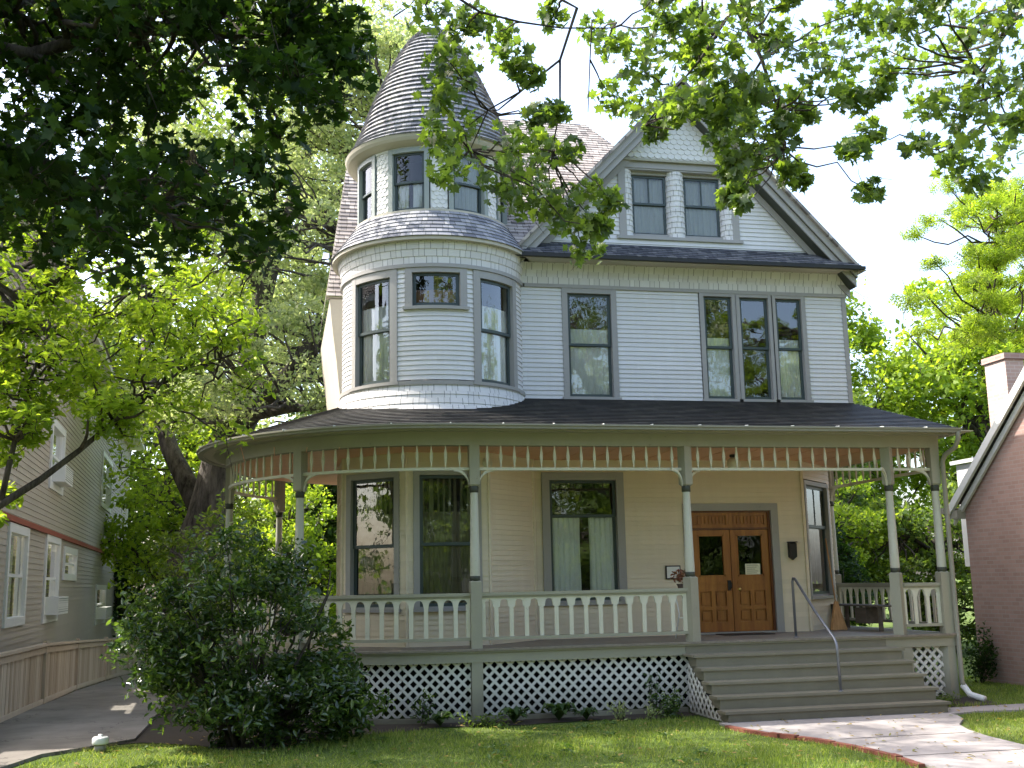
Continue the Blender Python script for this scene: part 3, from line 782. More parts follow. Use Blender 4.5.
# body of the house (rear and inner walls, unseen faces kept simple but closed)
b = MB(); b.box(1.75, 10.64, 21.2, 30, 0.0, 7.8); b.box(2.7, 10.64, 19.9, 21.2, 5.2, 7.8)
b.box(4.6, 10.4, 19.62, 21.2, 7.9, 8.6)
b.build('rear_wall', 'siding', HOUSE)

# ---- tower, second floor
d2 = lambda a: radians(a)*TR
T2 = Cyl(TC, TR)
TW = [(-61.6, -33.8, 5.42, 7.22, .48), (-20.0, 8.6, 6.70, 7.27, 0), (21.6, 50.5, 5.42, 7.22, .5)]
hol = [(d2(a)-.13, d2(b)+.13, c-.04, d+.2) for a, b, c, d, _ in TW]
w = MB(); courses(w, T2, d2(-150), d2(95), 5.42, 7.36, EXPO, .016, hol); w.build('tower_wall', 'siding', HOUSE)
window(T2, d2(TW[0][0]), d2(TW[0][1]), 5.42, 7.22, cas=.13, split=.5, cover='lace', head=0, cover_rng=(0, .75), sashw=.055, label='curved tower window left of the small square one')
window(T2, d2(TW[1][0]), d2(TW[1][1]), 6.70, 7.27, cas=.12, split=0, cover='pink', head=-.03, cover_rng=(0, .5), sashw=.05, label='small square window at the front of the tower')
window(T2, d2(TW[2][0]), d2(TW[2][1]), 5.42, 7.22, cas=.13, split=.5, cover='lace', head=0, cover_rng=(0, .75), sashw=.055)
for z0, z1 in ((7.355, 7.42), (5.33, 5.40)): t = MB(); bar(t, T2, d2(-150), d2(80), z0, z1, -.02, .052); t.build('tower_belt', 'trim', HOUSE)
pf, L = profile([(.17, 4.86), (.10, 5.02), (.03, 5.33)])
w = MB(); courses(w, Cyl(TC, TR, pf), d2(-150), d2(75), 0, L, .16, .012); w.build('tower_skirt', 'shingle_paint', HOUSE)
pf, L = profile([(.01, 7.42), (.03, 7.55), (.10, 7.80)])
w = MB(); courses(w, Cyl(TC, TR, pf), d2(-150), d2(75), 0, L, .13, .012); w.build('tower_frieze', 'shingle_paint', HOUSE)
pf, L = profile([(.10, 7.80), (.20, 7.80), (.20, 7.86)])
w = MB(); sheet(w, Cyl(TC, TR, pf), d2(-150), d2(75), 0, .1, 0); sheet(w, Cyl(TC, TR, pf), d2(-150), d2(75), .1, L, 0); w.build('tower_soffit', 'cove', HOUSE)
pf, L = profile([(.215, 7.855), (.02, 8.12), (-.20, 8.43)])
w = MB(); courses(w, Cyl(TC, TR, pf), d2(-150), d2(110), 0, L, .105, .016); w.build('tower_skirt_roof', 'roof', HOUSE)
# ---- tower, third floor
R3 = 1.37; T3 = Cyl(TC, R3); d3 = lambda a: radians(a)*R3
W3 = [(-79.0, -57.6), (-37.4, -13.3), (8.0, 34.0), (54, 76)]
hol = [(d3(a)-.11, d3(b)+.11, 8.40, 9.72) for a, b in W3]
w = MB(); bar(w, T3, d3(-180), d3(180), 9.60, 9.74, -.03, .02); 
xs = [-180]+[x for a, b in W3 for x in (a-4.4, b+4.4)]+[180]
for a, b in zip(xs[::2], xs[1::2]): sheet(w, T3, d3(a), d3(b), 8.42, 9.62, .0)
w.build('turret_wall', 'scale_paint', HOUSE)
for a, b in zip(xs[::2], xs[1::2]):
    a, b = max(a, -112), min(b, 112)
    if b-a > 1: w = MB(); scales(w, T3, d3(a), d3(b), 8.50, 9.58, .10, .075, t=.009); w.build('turret_shingling', 'scale_paint', HOUSE)
for i, (a, b) in enumerate(W3):
    window(T3, d3(a), d3(b), 8.50, 9.54, cas=.085, split=.48, cover=[None, 'lace2', 'white', None][i], sill=False, sash='sash', mat_c='sash_pale', cover_rng=(0, .5) if i == 1 else (0, 1), sashw=.04, depth=.5, glass='glass_dim')
t = MB(); bar(t, T3, d3(-180), d3(180), 8.42, 8.47, -.02, .06); t.build('turret_sill', 'cove', HOUSE)
pf, L = profile([(.02, 9.64), (.10, 9.655), (.19, 9.70), (.235, 9.77), (.24, 9.80)])
w = MB(); sheet(w, Cyl(TC, R3, pf), d3(-180), d3(180), 0, L, 0, .06); w.build('turret_soffit', 'cove', HOUSE, smooth=True)
pf, L = profile([(1.62, 9.79), (1.49, 9.98), (1.345, 10.34), (1.16, 10.86), (.92, 11.40), (.70, 11.85), (.52, 12.16), (.38, 12.34), (.22, 12.47), (.02, 12.52)])
class Cone(Flat):
    du = .105
    def __init__(s, c, pr): s.c = c; s.pr = pr
    def pt(s, u, v, d=0):
        o, z, no, nz = s.pr(v); r = o+no*d; a = u/1.6; return (s.c[0]+r*sin(a), s.c[1]-r*cos(a), z+nz*d)
w = MB(); courses(w, Cone((TC[0]+.04, TC[1]), pf), -pi*1.6, pi*1.6, 0, L, .112, .04)
w.build('tower_roof', 'roof', HOUSE)

# ---- first floor walls
h1 = [(4.67, 5.90, 1.72, 3.83), (7.30, 8.82, DECK, 3.26)]
w = MB(); courses(w, front, 3.9, 9.5, DECK, 4.6, EXPO, .011, [(4.57, 6.00, 1.66, 3.93), (7.2, 8.92, DECK-.1, 3.36)])
cham = Flat((9.5, 19.0), (1, 1)); CHL = 1.17*sqrt(2)
hc = (.17, 1.42, 1.72, 3.76)
courses(w, cham, 0, CHL, DECK, 4.6, EXPO, .011, [(hc[0]-.08, hc[1]+.08, hc[2]-.05, hc[3]+.10)])
courses(w, Flat((10.67, 20.17), (0, 1)), 0, 9, 0, 5.2, EXPO, .011)
OC = 1.785
def oc(a): return (TC[0]+OC*sin(radians(a)), TC[1]-OC*cos(radians(a)))
fac = []
for a in (-112.5, -67.5, -22.5, 22.5):
    p, q = oc(a), oc(a+45); fac.append((Flat(p, (q[0]-p[0], q[1]-p[1])), sqrt((q[0]-p[0])**2+(q[1]-p[1])**2)))
FL = fac[0][1]
hm = {1: (.20, 1.13, 1.70, 3.80), 2: (.21, 1.13, 1.70, 3.82)}
for i, (sf, Lf) in enumerate(fac):
    h = hm.get(i)
    courses(w, sf, 0, Lf, DECK, 4.6, EXPO, .011, [(h[0]-.09, h[1]+.09, h[2]-.05, h[3]+.10)] if h else [])
w.build('porch_wall', 'siding_porch_lit', HOUSE)
cb = MB()
for a in (-112.5, -67.5, -22.5, 22.5, 67.5): p = oc(a); cb = MB(); cb.lathe(p[0], p[1], [(.03, DECK), (.03, 4.5)], 6); cb.build('corner_board', 'siding_porch_lit', HOUSE)
cb = MB(); cb.obox((9.5, 18.99, DECK), (9.5, 18.99, 4.4), .07, .05, (1, 0, 0)); cb.build('corner_board', 'siding_porch_lit', HOUSE)
for i, lab in ((1, 'porch window in the angled left side of the tower base'), (2, 'porch window in the front side of the tower base')):
    window(fac[i][0], *hm[i], cas=.10, split=.47, cover='tan', sill=True, cover_rng=(0, 1), shade=(.72, 1.0, 'interior'), label=lab, sashw=.055, mat_c='trim')
window(front, *h1[0], cas=.14, split=.70, cover='lace2', cover_rng=(0, .69), label='wide porch window right of the tower base', sashw=.05)
window(cham, *hc, cas=.08, split=.62, cover='tan', cover_rng=(0, .6), sashw=.06, muntin=1, label='tall porch window in the angled corner right of the doors')
# ---- front doors
t = MB(); bar(t, front, 7.14, 7.28, DECK, 3.27, -.1, .036); bar(t, front, 8.84, 8.98, DECK, 3.27, -.1, .036); bar(t, front, 7.14, 8.98, 3.27, 3.40, -.1, .036)
bar(t, front, 7.14, 8.98, DECK+.002, DECK+.03, -.12, .05); t.build('door_casing', 'trim', HOUSE)
t = MB(); bar(t, front, 7.28, 7.31, DECK+.03, 3.27, -.13, -.02); bar(t, front, 8.80, 8.84, DECK+.03, 3.27, -.13, -.02); bar(t, front, 7.31, 8.80, 3.24, 3.27, -.13, -.02)
bar(t, front, 7.31, 8.80, 2.93, 2.965, -.12, -.035)
t.build('door_jamb', 'door_dark', HOUSE)
t = MB()
for u0, u1 in ((7.31, 8.045), (8.065, 8.80)):
    bar(t, front, u0, u1, 2.965, 3.24, -.11, -.075)
    bar(t, front, u0, u0+.06, 2.965, 3.24, -.075, -.05); bar(t, front, u1-.06, u1, 2.965, 3.24, -.075, -.05)
    bar(t, front, u0+.06, u1-.06, 3.19, 3.24, -.075, -.05); bar(t, front, u0+.06, u1-.06, 2.965, 3.02, -.075, -.05)
    for k in range(9):
        u = u0+.09+k*(u1-u0-.18)/8; bar(t, front, u-.018, u+.018, 3.04, 3.17, -.075, -.062+.004*(k % 2))
bar(t, front, 8.045, 8.065, 2.965, 3.24, -.11, -.045)
t.build('carved_transom', 'door', HOUSE)
def door(u0, u1, knob, lab):
    m = MB(); z0, z1 = DECK+.035, 2.925; D0, D1 = -.115, -.06
    st = .115
    bar(m, front, u0, u0+st, z0, z1, D0, D1); bar(m, front, u1-st, u1, z0, z1, D0, D1)
    for a, b in ((z0, z0+.17), (1.50, 1.56), (1.83, 2.09), (2.84, z1)): bar(m, front, u0+st, u1-st, a, b, D0, D1-.001)
    mid = (u0+u1)/2
    bar(m, front, mid-.035, mid+.035, z0+.17, 1.50, D0, D1-.002); bar(m, front, mid-.035, mid+.035, 1.56, 1.83, D0, D1-.002)
    for za, zb in ((z0+.17, 1.50), (1.56, 1.83)):
        for a, b in ((u0+st, mid-.035), (mid+.035, u1-st)):
            bar(m, front, a, b, za, zb, D0+.01, D0+.02); bar(m, front, a+.035, b-.035, za+.035, zb-.035, D0+.021, D1-.012)
    bar(m, front, u0+st-.02, u1-st+.02, 1.95, 2.0, D1, D1+.012)
    for a, b, c, d in ((u0+st, u0+st+.025, 2.09, 2.84), (u1-st-.025, u1-st, 2.09, 2.84), (u0+st, u1-st, 2.09, 2.115), (u0+st, u1-st, 2.815, 2.84)): bar(m, front, a, b, c, d, D1-.03, D1+.006)
    D = m.build('front_door', 'door', HOUSE); D['label'] = lab
    gl = MB(); sheet(gl, front, u0+st, u1-st, 2.09, 2.84, -.09); gl.build('glass', 'glass_clear', D)
    kk = MB(); ku = u1-.055 if knob > 0 else u0+.055
    if knob > 0: bar(kk, front, ku-.03, ku+.03, 1.84, 2.02, D1, D1+.02); kk.tube([(ku, 18.99, 1.87), (ku, 18.955, 1.9), (ku, 18.955, 1.97), (ku, 18.99, 2.0)], .011, 6); kk.build('handle', 'black', D)
    else:
        kk.lathe(0, 0, [(.012, 0), (.012, .03), (.03, .04), (.034, .06), (.02, .075)], 12)
        for i, v in enumerate(kk.v): kk.v[i] = (ku+v[0], WY-.06-v[2], 1.86+v[1])
        kk.build('knob', 'brass', D, True)
door(7.31, 8.048, 1, 'left leaf with a dark pull handle'); door(8.06, 8.80, -1, 'right leaf with a round brass knob and a notice in its glass')
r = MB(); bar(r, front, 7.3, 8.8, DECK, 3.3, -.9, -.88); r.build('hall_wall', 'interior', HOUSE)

# ================================================================== PORCH
PC = (2.72, 20.65); PR = 3.6
def arc(R, a0, a1, n=40): return [(PC[0]+R*sin(radians(a0+(a1-a0)*i/n)), PC[1]-R*cos(radians(a0+(a1-a0)*i/n)), sin(radians(a0+(a1-a0)*i/n)), -cos(radians(a0+(a1-a0)*i/n))) for i in range(n+1)]
A0 = -158
FX = 11.0  # right edge line of the columns
pts = arc(PR, A0, 0, 48)+[(FX, 17.05, 1, -1), (FX, 20.95, 1, 0)]
def ppath(prof=None): return Path(pts, prof, .22)
pp = ppath(); UA = radians(-A0)*PR  # u where the arc ends
UC = pp.us[-2]; UE = pp.us[-1]
UA = pp.us[48]
uX = lambda X: UA+(X-PC[0])            # u on the straight front for a world X
uA = lambda a: pp.us[48]*(a-A0)/(-A0)  # u on the arc for an angle
def hbar(mb, v0, v1, d0, d1, u0=0, u1=None): 
    u1 = UE if u1 is None else u1
    for a, b in ((u0, min(u1, UA)), (max(u0, UA), min(u1, UC)), (max(u0, UC), u1)):
        if b-a > 1e-4: bar(mb, pp, a, b, v0, v1, d0, d1)
# deck
m = MB(); hbar(m, DECK-.035, DECK, -.3, .14); 
ring = [pp.pt(u, DECK-.036, -.2) for u in splits(0, UA, .22)]+[pp.pt(UC, DECK-.036, -.2), pp.pt(UE, DECK-.036, -.2)]
top = [(x, y, DECK-.001) for x, y, z in ring]+[(8, 21.6, DECK-.001), (2, 24.2, DECK-.001)]
cx_, cy_ = 4.5, 19.8
for a, b in zip(top, top[1:]+top[:1]): m.add([(cx_, cy_, DECK-.001), a, b])
m.build('porch_deck', 'deck', HOUSE)
m = MB(); hbar(m, .875, DECK-.04, -.03, .085); hbar(m, DECK-.06, DECK-.036, .085, .115); m.build('deck_fascia', 'olive', HOUSE)
# skirt frame: posts + base board
cols_u = [uA(-131), uA(-87.5), uA(-41.8), uX(2.98), uX(6.49), uX(10.13), UC]
m = MB()
for u in cols_u[:-1]: m = MB(); bar(m, pp, u-.085, u+.085, .02, .875, -.03, .075); m.build('skirt_post', 'olive', HOUSE)
m = MB()
bar(m, pp, UC-.14, UC, .02, .875, -.03, .075); bar(m, pp, UC, UC+.14, .02, .875, -.03, .075); m.build('skirt_post', 'olive', HOUSE)
for a, b in ((0, uX(6.3)), (uX(9.9), UE)): m = MB(); hbar(m, -.02, .08, -.02, .07, a, b); m.build('base_board', 'olive', HOUSE)
segs = [(cols_u[i]+.09, cols_u[i+1]-.09) for i in range(4)]
for a, b in segs:
    m = MB(); pitch = .1165
    if a < UA-.1:
        # on the curve: build in short facets so the strips follow the bend
        n = max(1, int((b-a)/.45)); xs = [a+(b-a)*i/n for i in range(n+1)]
        for p, q in zip(xs, xs[1:]): lattice(m, pp, [(p, .088), (q, .088), (q, .872), (p, .872)], pitch)
    else: lattice(m, pp, [(a, .088), (b, .088), (b, .872), (a, .872)], pitch)
    m.build('lattice_panel', 'lattice', HOUSE)
m = MB(); lattice(m, pp, [(uX(9.86), .075), (UC-.15, .075), (UC-.15, .868), (uX(9.86), .868)], .1165); m.build('lattice_panel', 'lattice', HOUSE)
m = MB(); lattice(m, pp, [(UC+.15, .075), (UE-.1, .075), (UE-.1, .868), (UC+.15, .868)], .1165); m.build('lattice_panel', 'lattice', HOUSE)
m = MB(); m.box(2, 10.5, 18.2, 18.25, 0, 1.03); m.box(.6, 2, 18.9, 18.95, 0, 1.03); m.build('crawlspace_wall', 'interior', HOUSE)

# columns
def column_mesh():
    m = MB()
    def sq(w, z0, z1, ch=.012):
        a = w/2; m.box(-a, a, -a, a, z0, z1)
    sq(.17, 0, 1.0); m.mesh([(-.085, -.085, 1.0), (.085, -.085, 1.0), (.085, .085, 1.0), (-.085, .085, 1.0), (-.06, -.06, 1.02), (.06, -.06, 1.02), (.06, .06, 1.02), (-.06, .06, 1.02)], [(0, 1, 5, 4), (1, 2, 6, 5), (2, 3, 7, 6), (3, 0, 4, 7), (4, 5, 6, 7)])
    return m
low = column_mesh()
head = MB(); head.box(-.08, .08, -.08, .08, 2.50, 3.12)
head.mesh([(-.08, -.08, 2.5), (.08, -.08, 2.5), (.08, .08, 2.5), (-.08, .08, 2.5), (-.055, -.055, 2.47), (.055, -.055, 2.47), (.055, .055, 2.47), (-.055, .055, 2.47)], [(1, 0, 4, 5), (2, 1, 5, 6), (3, 2, 6, 7), (0, 3, 7, 4)])
shaft = MB(); shaft.lathe(0, 0, [(.058, 1.02), (.07, 1.06), (.078, 1.1), (.074, 1.4), (.066, 2.0), (.060, 2.36), (.066, 2.40), (.058, 2.48)], 18)
band = MB(); band.lathe(0, 0, [(.07, 1.015), (.078, 1.02), (.078, 1.09), (.07, 1.095)], 18)
band2 = MB(); band2.lathe(0, 0, [(.062, 2.375), (.072, 2.38), (.072, 2.475), (.062, 2.48)], 18)
brk = MB()
prev = None
for i in range(9):   # scroll bracket, outline in X-Z
    a = radians(90*i/8); x0 = .08+.24*(1-cos(a)); z0 = 2.47+.24*sin(a)
    pt = (x0, z0)
    if prev:
        A = [(prev[0], -.018, prev[1]), (pt[0], -.018, pt[1]), (pt[0]-.045*sin(a)*0+.0, -.018, pt[1]+.05), (max(.08, prev[0]-.0), -.018, prev[1]+.05+.0)]
        B = [(x, .018, z) for x, y, z in A]
        brk.mesh(A+B, [(0, 1, 2, 3), (7, 6, 5, 4), (0, 4, 5, 1), (3, 2, 6, 7), (0, 3, 7, 4), (1, 5, 6, 2)])
    prev = pt
CO = {}
def place(o, loc, rz, parent):
    o.location = loc; o.rotation_euler = (0, 0, rz); o.parent = parent
    if parent is not None and parent.type == 'EMPTY': o.matrix_parent_inverse = Matrix.Translation(parent.location).inverted()
def make_column(u, rz=None, left=True, right=True):
    x, y, nx_, ny_ = pp.base(u)
    if rz is None: rz = atan2(nx_, -ny_)
    if u >= UC-1e-6 and u <= UC+1e-6: rz = 0
    loc = (x, y, DECK)
    if 'c' not in CO:
        CO['c'] = low.build('porch_column', 'olive'); CO['s'] = shaft.build('shaft', 'shaft', None, True); CO['b1'] = band.build('band', 'olive_dark', None, True); CO['b2'] = band2.build('band', 'olive_dark', None, True)
        CO['k'] = brk.build('bracket', 'spindle'); CO['h'] = head.build('head_block', 'olive')
        for k in ('c', 's', 'b1', 'b2', 'k', 'h'): COL.objects.unlink(CO[k])
    c = CO['c'].copy(); COL.objects.link(c); place(c, loc, rz, HOUSE)
    for k in ('s', 'b1', 'b2', 'h'):
        o = CO[k].copy(); COL.objects.link(o); o.parent = c
    for flag, r in ((right, 0), (left, pi)):
        if flag:
            o = CO['k'].copy(); COL.objects.link(o); o.parent = c; o.rotation_euler = (0, 0, r)
    return c
for i, u in enumerate(cols_u): make_column(u, left=(i > 0), right=(i < len(cols_u)-1))
c = make_column(UC+3.72, rz=pi/2)
# beam, frieze rails
m = MB(); hbar(m, 4.195, 4.40, -.08, .085); hbar(m, 4.40, 4.43, -.08, .30); m.build('porch_beam', 'olive', HOUSE)
m = MB(); hbar(m, 4.43, 4.445, .0, .50); m.build('porch_soffit', 'cove', HOUSE)
sp = MB()   # sawn spindle: thin board swelling in the middle
zz = [(0, .008), (.05, .010), (.12, .020), (.17, .026), (.23, .020), (.30, .010), (.345, .008)]
for (za, wa), (zb, wb) in zip(zz, zz[1:]):
    sp.mesh([(-wa, -.011, za), (wa, -.011, za), (wb, -.011, zb), (-wb, -.011, zb), (-wa, .011, za), (wa, .011, za), (wb, .011, zb), (-wb, .011, zb)], [(0, 1, 2, 3), (7, 6, 5, 4), (0, 3, 7, 4), (1, 5, 6, 2)])
SP = sp.build('spindle', 'spindle'); COL.objects.unlink(SP)
for a, b in zip(cols_u, cols_u[1:]+[UE]):
    m = MB(); bar(m, pp, a+.08, b-.08, 3.805, 3.85, -.03, .03); rail = m.build('frieze_rail', 'spindle', HOUSE)
    n = max(2, int(round((b-a-.1)/(.215 if a < UC else .26))))
    for k in range(1, n):
        u = a+(b-a)*k/n; x, y, nx_, ny_ = pp.base(u)
        o = SP.copy(); COL.objects.link(o); o.parent = rail; o.location = (x, y, 3.85); o.rotation_euler = (0, 0, atan2(nx_, -ny_) if u < UC-.2 and u < UA else (0 if u < UC else pi/2))
# railings
bal = MB(); bal.box(-.032, .032, -.012, .012, 0, .50); BAL = bal.build('baluster', 'spindle'); COL.objects.unlink(BAL)
def railing(a, b):
    m = MB(); bar(m, pp, a, b, 1.865, 1.915, -.045, .045); bar(m, pp, a, b, 1.835, 1.865, -.025, .025); 
    R = m.build('railing', 'olive', HOUSE); m = MB(); bar(m, pp, a, b, 1.20, 1.245, -.03, .03); m.build('bottom_rail', 'olive', R)
    n = max(2, int(round((b-a)/.236))); s = (b-a)/n
    v = MB()
    for k in range(n):
        u0 = a+k*s; q = 14; r = .068; zc = 1.745
        for j in range(q):
            x0, x1 = s*j/q, s*(j+1)/q
            def zl(x):
                dx = abs(x-s/2)
                return zc+sqrt(max(0, r*r-dx*dx)) if dx < r else (1.69 if dx > r+.012 else 1.695)
            for d, fl in ((.011, 1), (-.011, 0)):
                P = [pp.pt(u0+x0, zl(x0), d), pp.pt(u0+x1, zl(x1), d), pp.pt(u0+x1, 1.835, d), pp.pt(u0+x0, 1.835, d)]
                v.add(P if fl else P[::-1])
            v.add([pp.pt(u0+x0, zl(x0), -.011), pp.pt(u0+x1, zl(x1), -.011), pp.pt(u0+x1, zl(x1), .011), pp.pt(u0+x0, zl(x0), .011)])
    v.build('valance', 'spindle', R)
    for k in range(0, n+1):
        u = min(max(a+k*s, a+.035), b-.035); x, y, nx_, ny_ = pp.base(u)
        o = BAL.copy(); COL.objects.link(o); o.parent = R; o.location = (x, y, 1.243)
        o.rotation_euler = (0, 0, atan2(nx_, -ny_) if u < UA else (0 if u < UC else pi/2))
for a, b in zip(cols_u[:4], cols_u[1:5]): railing(a+.085, b-.085)
railing(cols_u[5]+.085, UC-.085); railing(UC+.085, UC+3.63)
# ceiling
m = MB()
ring = [pp.pt(u, 4.19, -.05) for u in splits(0, UA, .3)]+[pp.pt(UC, 4.19, -.05), pp.pt(UE, 4.19, -.05)]
top = ring+[(8, 21.6, 4.19), (2, 24.2, 4.19)]
for a, b in zip(top, top[1:]+top[:1]): m.add([(cx_, cy_, 4.19), b, a])
for k in range(22): m.box(-.6+k*.5, -.585+k*.5, 17.3, 20.3, 4.183, 4.189)
m.build('porch_ceiling', 'ceiling', HOUSE)
# roof
pr_, RL = profile([(.52, 4.475), (-2.6, 5.51)])
rp = arc(PR, A0, 0, 48)+[(11.08+.0, 17.05, .22, -1), (11.08, 21.4, .22, 0)]
roofpath = Path(rp, pr_, .25)
m = MB()
for a, b in ((0, roofpath.us[48]), (roofpath.us[48], roofpath.us[49]), (roofpath.us[49], roofpath.us[50])):
    courses(m, roofpath, a, b, 0, RL, .14, .014)
m.build('porch_roof', 'roof_porch', HOUSE)
gp = arc(PR, A0, 0, 48)+[(11.0, 17.05, .38, -1), (11.0, 21.2, .38, 0)]
gpath = Path(gp, None, .22)
m = MB(); bar(m, gpath, 0, gpath.us[48], 4.40, 4.465, .48, .575); bar(m, gpath, gpath.us[48], gpath.us[49], 4.40, 4.465, .48, .575); bar(m, gpath, gpath.us[49], gpath.us[50], 4.40, 4.465, .48, .575)
bar(m, gpath, 0, gpath.us[48], 4.445, 4.47, .575, .60); bar(m, gpath, gpath.us[48], gpath.us[49], 4.445, 4.47, .575, .60)
m.build('porch_gutter', 'gutter', HOUSE)
m = MB()
for k in range(26):
    u = .4+k*.78; m = MB()
    if u < gpath.us[49]: bar(m, gpath, u, u+.012, 4.466, 4.485, .46, .605); m.build('gutter_strap', 'white_trim', HOUSE)
# downspout at the right corner
m = MB(); m.tube([(11.16, 16.50, 4.42), (11.18, 16.52, 4.30), (11.17, 16.62, 4.16), (11.12, 16.85, 4.06), (11.11, 16.93, 3.95), (11.11, 16.93, 3.0), (11.11, 16.93, .30), (11.13, 16.88, .16)], .04, 10)
D = m.build('downspout', 'gutter', HOUSE, True)
m = MB(); m.tube([(11.12, 16.93, .24), (11.15, 16.80, .10), (11.22, 16.52, .05)], .052, 10); m.build('outlet_elbow', 'white_trim', D, True)
# steps
STX0, STX1 = 6.30, 9.82
ny = [15.33, 15.62, 15.91, 16.20, 16.48]
S = MB(); 
for k, y in enumerate(ny):
    S.box(STX0+.02, STX1-.02, y+.03, y+.05, .18*k+.0, .18*(k+1)-.04)
S.box(STX0+.02, STX1-.02, 16.955, 16.97, .9, 1.03)
for x in (STX0+.0, STX1-.04):   # stringers
    for k, y in enumerate(ny): S.box(x, x+.04, y+.052, 16.93, .18*k+.002, .18*(k+1)-.042) if x > 9 else None
ST = S.build('porch_steps', 'step', HOUSE)
for k, y in enumerate(ny):
    m = MB(); y1 = ny[k+1]+.03 if k < 4 else 16.955
    m.box(STX0-.03, STX1+.03, y, y1, .18*(k+1)-.038, .18*(k+1)); m.build('tread', 'step', ST)
m = MB(); sl = Flat((STX0+.03, 16.93), (0, -1)); lattice(m, sl, [(0.02, .02), (1.35, .02), (.02, .78)], .1165); m.build('side_lattice', 'lattice', ST)
m = MB()
for k, y in enumerate(ny): m.box(STX0+.045, STX0+.05, y+.06, 16.9, .18*k, .18*(k+1)-.05)
m.build('inner_panel', 'step', ST)
# pipe handrail
H = MB(); H.tube([(8.33, 17.20, DECK), (8.33, 17.20, 1.98), (8.33, 17.17, 2.035), (8.33, 17.11, 2.03), (8.29, 16.4, 1.52), (8.26, 15.78, 1.13), (8.26, 15.72, 1.06), (8.26, 15.70, .98), (8.26, 15.68, .36)], .022, 10)
H.lathe(8.33, 17.20, [(.05, DECK), (.05, DECK+.012)], 12); H.lathe(8.26, 15.68, [(.045, .36), (.045, .372)], 12)
H.build('handrail', 'metal', HOUSE, True)
# porch ceiling lights
for X, Y in ((3.35, 18.0), (7.75, 18.0)):
    m = MB(); m.lathe(X, Y, [(.06, 4.18), (.065, 4.15), (.03, 4.12)], 14); F = m.build('ceiling_light', 'black', HOUSE, True)
    m = MB(); m.lathe(X, Y, [(.05, 4.13), (.10, 4.09), (.12, 4.02), (.10, 3.95), (.05, 3.91), (.01, 3.90)], 16); m.build('globe', 'spindle', F, True)

# ================================================================== THINGS ON THE PORCH
# mailbox
T = thing('mailbox', (9.2, 18.96, 2.37), 'narrow black metal mailbox on the wall right of the doors', 'mailbox')
m = MB(); m.mesh([(9.14, 18.98, 2.68), (9.28, 18.98, 2.68), (9.28, 18.98, 2.42), (9.21, 18.98, 2.36), (9.14, 18.98, 2.42), (9.14, 18.89, 2.66), (9.28, 18.89, 2.66), (9.28, 18.90, 2.42), (9.21, 18.92, 2.36), (9.14, 18.90, 2.42)], [(0, 1, 2, 3, 4), (9, 8, 7, 6, 5), (0, 5, 6, 1), (1, 6, 7, 2), (2, 7, 8, 3), (3, 8, 9, 4), (4, 9, 5, 0)])
m.build('box', 'black', T)
m = MB(); m.obox((9.13, 18.93, 2.685), (9.29, 18.93, 2.685), .11, .018); m.build('lid', 'black', T)
# notice in the door glass
T = thing('notice', (8.47, 18.99, 2.19), 'pale paper notice taped inside the right door glass', 'notice')
m = MB(); m.box(8.33, 8.62, 19.078, 19.081, 2.10, 2.31); m.build('sheet', 'paper', T)
m = MB()
for k in range(5): m.box(8.36, 8.58-.03*(k % 3), 19.0765, 19.0778, 2.285-.035*k-.006, 2.285-.035*k)
m.build('print', 'olive_dark', T)
# framed plaque left of the doors
T = thing('plaque', (6.92, 18.97, 2.2), 'small dark framed plaque on the wall above the flower pot', 'plaque')
m = MB(); m.box(6.76, 7.04, 18.955, 18.98, 2.06, 2.30); m.build('frame', 'black', T)
m = MB(); m.box(6.78, 7.02, 18.950, 18.9545, 2.08, 2.28); m.build('panel', 'lattice', T)
# plant stand and pot
PSX, PSY = 6.72, 18.0
T = thing('plant_stand', (PSX, PSY, DECK), 'white wire plant stand behind the railing beside the column', 'plant stand')
for k in range(3):
    a = k*2*pi/3+.5; m = MB(); m.tube([(PSX+.17*cos(a), PSY+.17*sin(a), DECK), (PSX+.09*cos(a), PSY+.09*sin(a), DECK+.4), (PSX+.14*cos(a), PSY+.14*sin(a), DECK+.72)], .011, 6); m.build('leg', 'white', T, True)
m = MB(); m.lathe(PSX, PSY, [(.16, DECK+.72), (.16, DECK+.735)], 18); m.build('top', 'white', T)
m = MB(); m.lathe(PSX, PSY, [(.10, DECK+.33), (.10, DECK+.34)], 12); m.build('ring', 'white', T)
T = thing('flower_pot', (PSX, PSY, DECK+.737), 'pot of faded pink flowers on the white plant stand', 'flower pot')
m = MB(); m.lathe(PSX, PSY, [(.07, DECK+.737), (.10, DECK+.87), (.115, DECK+.89), (.11, DECK+.9)], 16); m.build('pot', 'terracotta', T, True)
leaves('flowers', clump_pts((PSX, PSY, DECK+1.02), .2, 260, .65), .06, 'oval', 'leaf_red', T)
# bench along the right railing
T = thing('bench', (10.55, 19.0, DECK), 'low dark wooden bench along the right porch railing', 'bench')
m = MB()
for k in range(4): m.box(10.38+k*.095, 10.465+k*.095, 18.0, 20.0, DECK+.42, DECK+.45)
m.build('seat', 'bench', T)
for x in (10.42, 10.70):
    for y in (18.15, 19.85): m = MB(); m.box(x-.03, x+.03, y-.03, y+.03, DECK, DECK+.42); m.build('leg', 'bench', T)
m = MB(); m.box(10.40, 10.72, 18.6, 19.0, DECK+.12, DECK+.40); m.build('stretcher', 'bench', T)
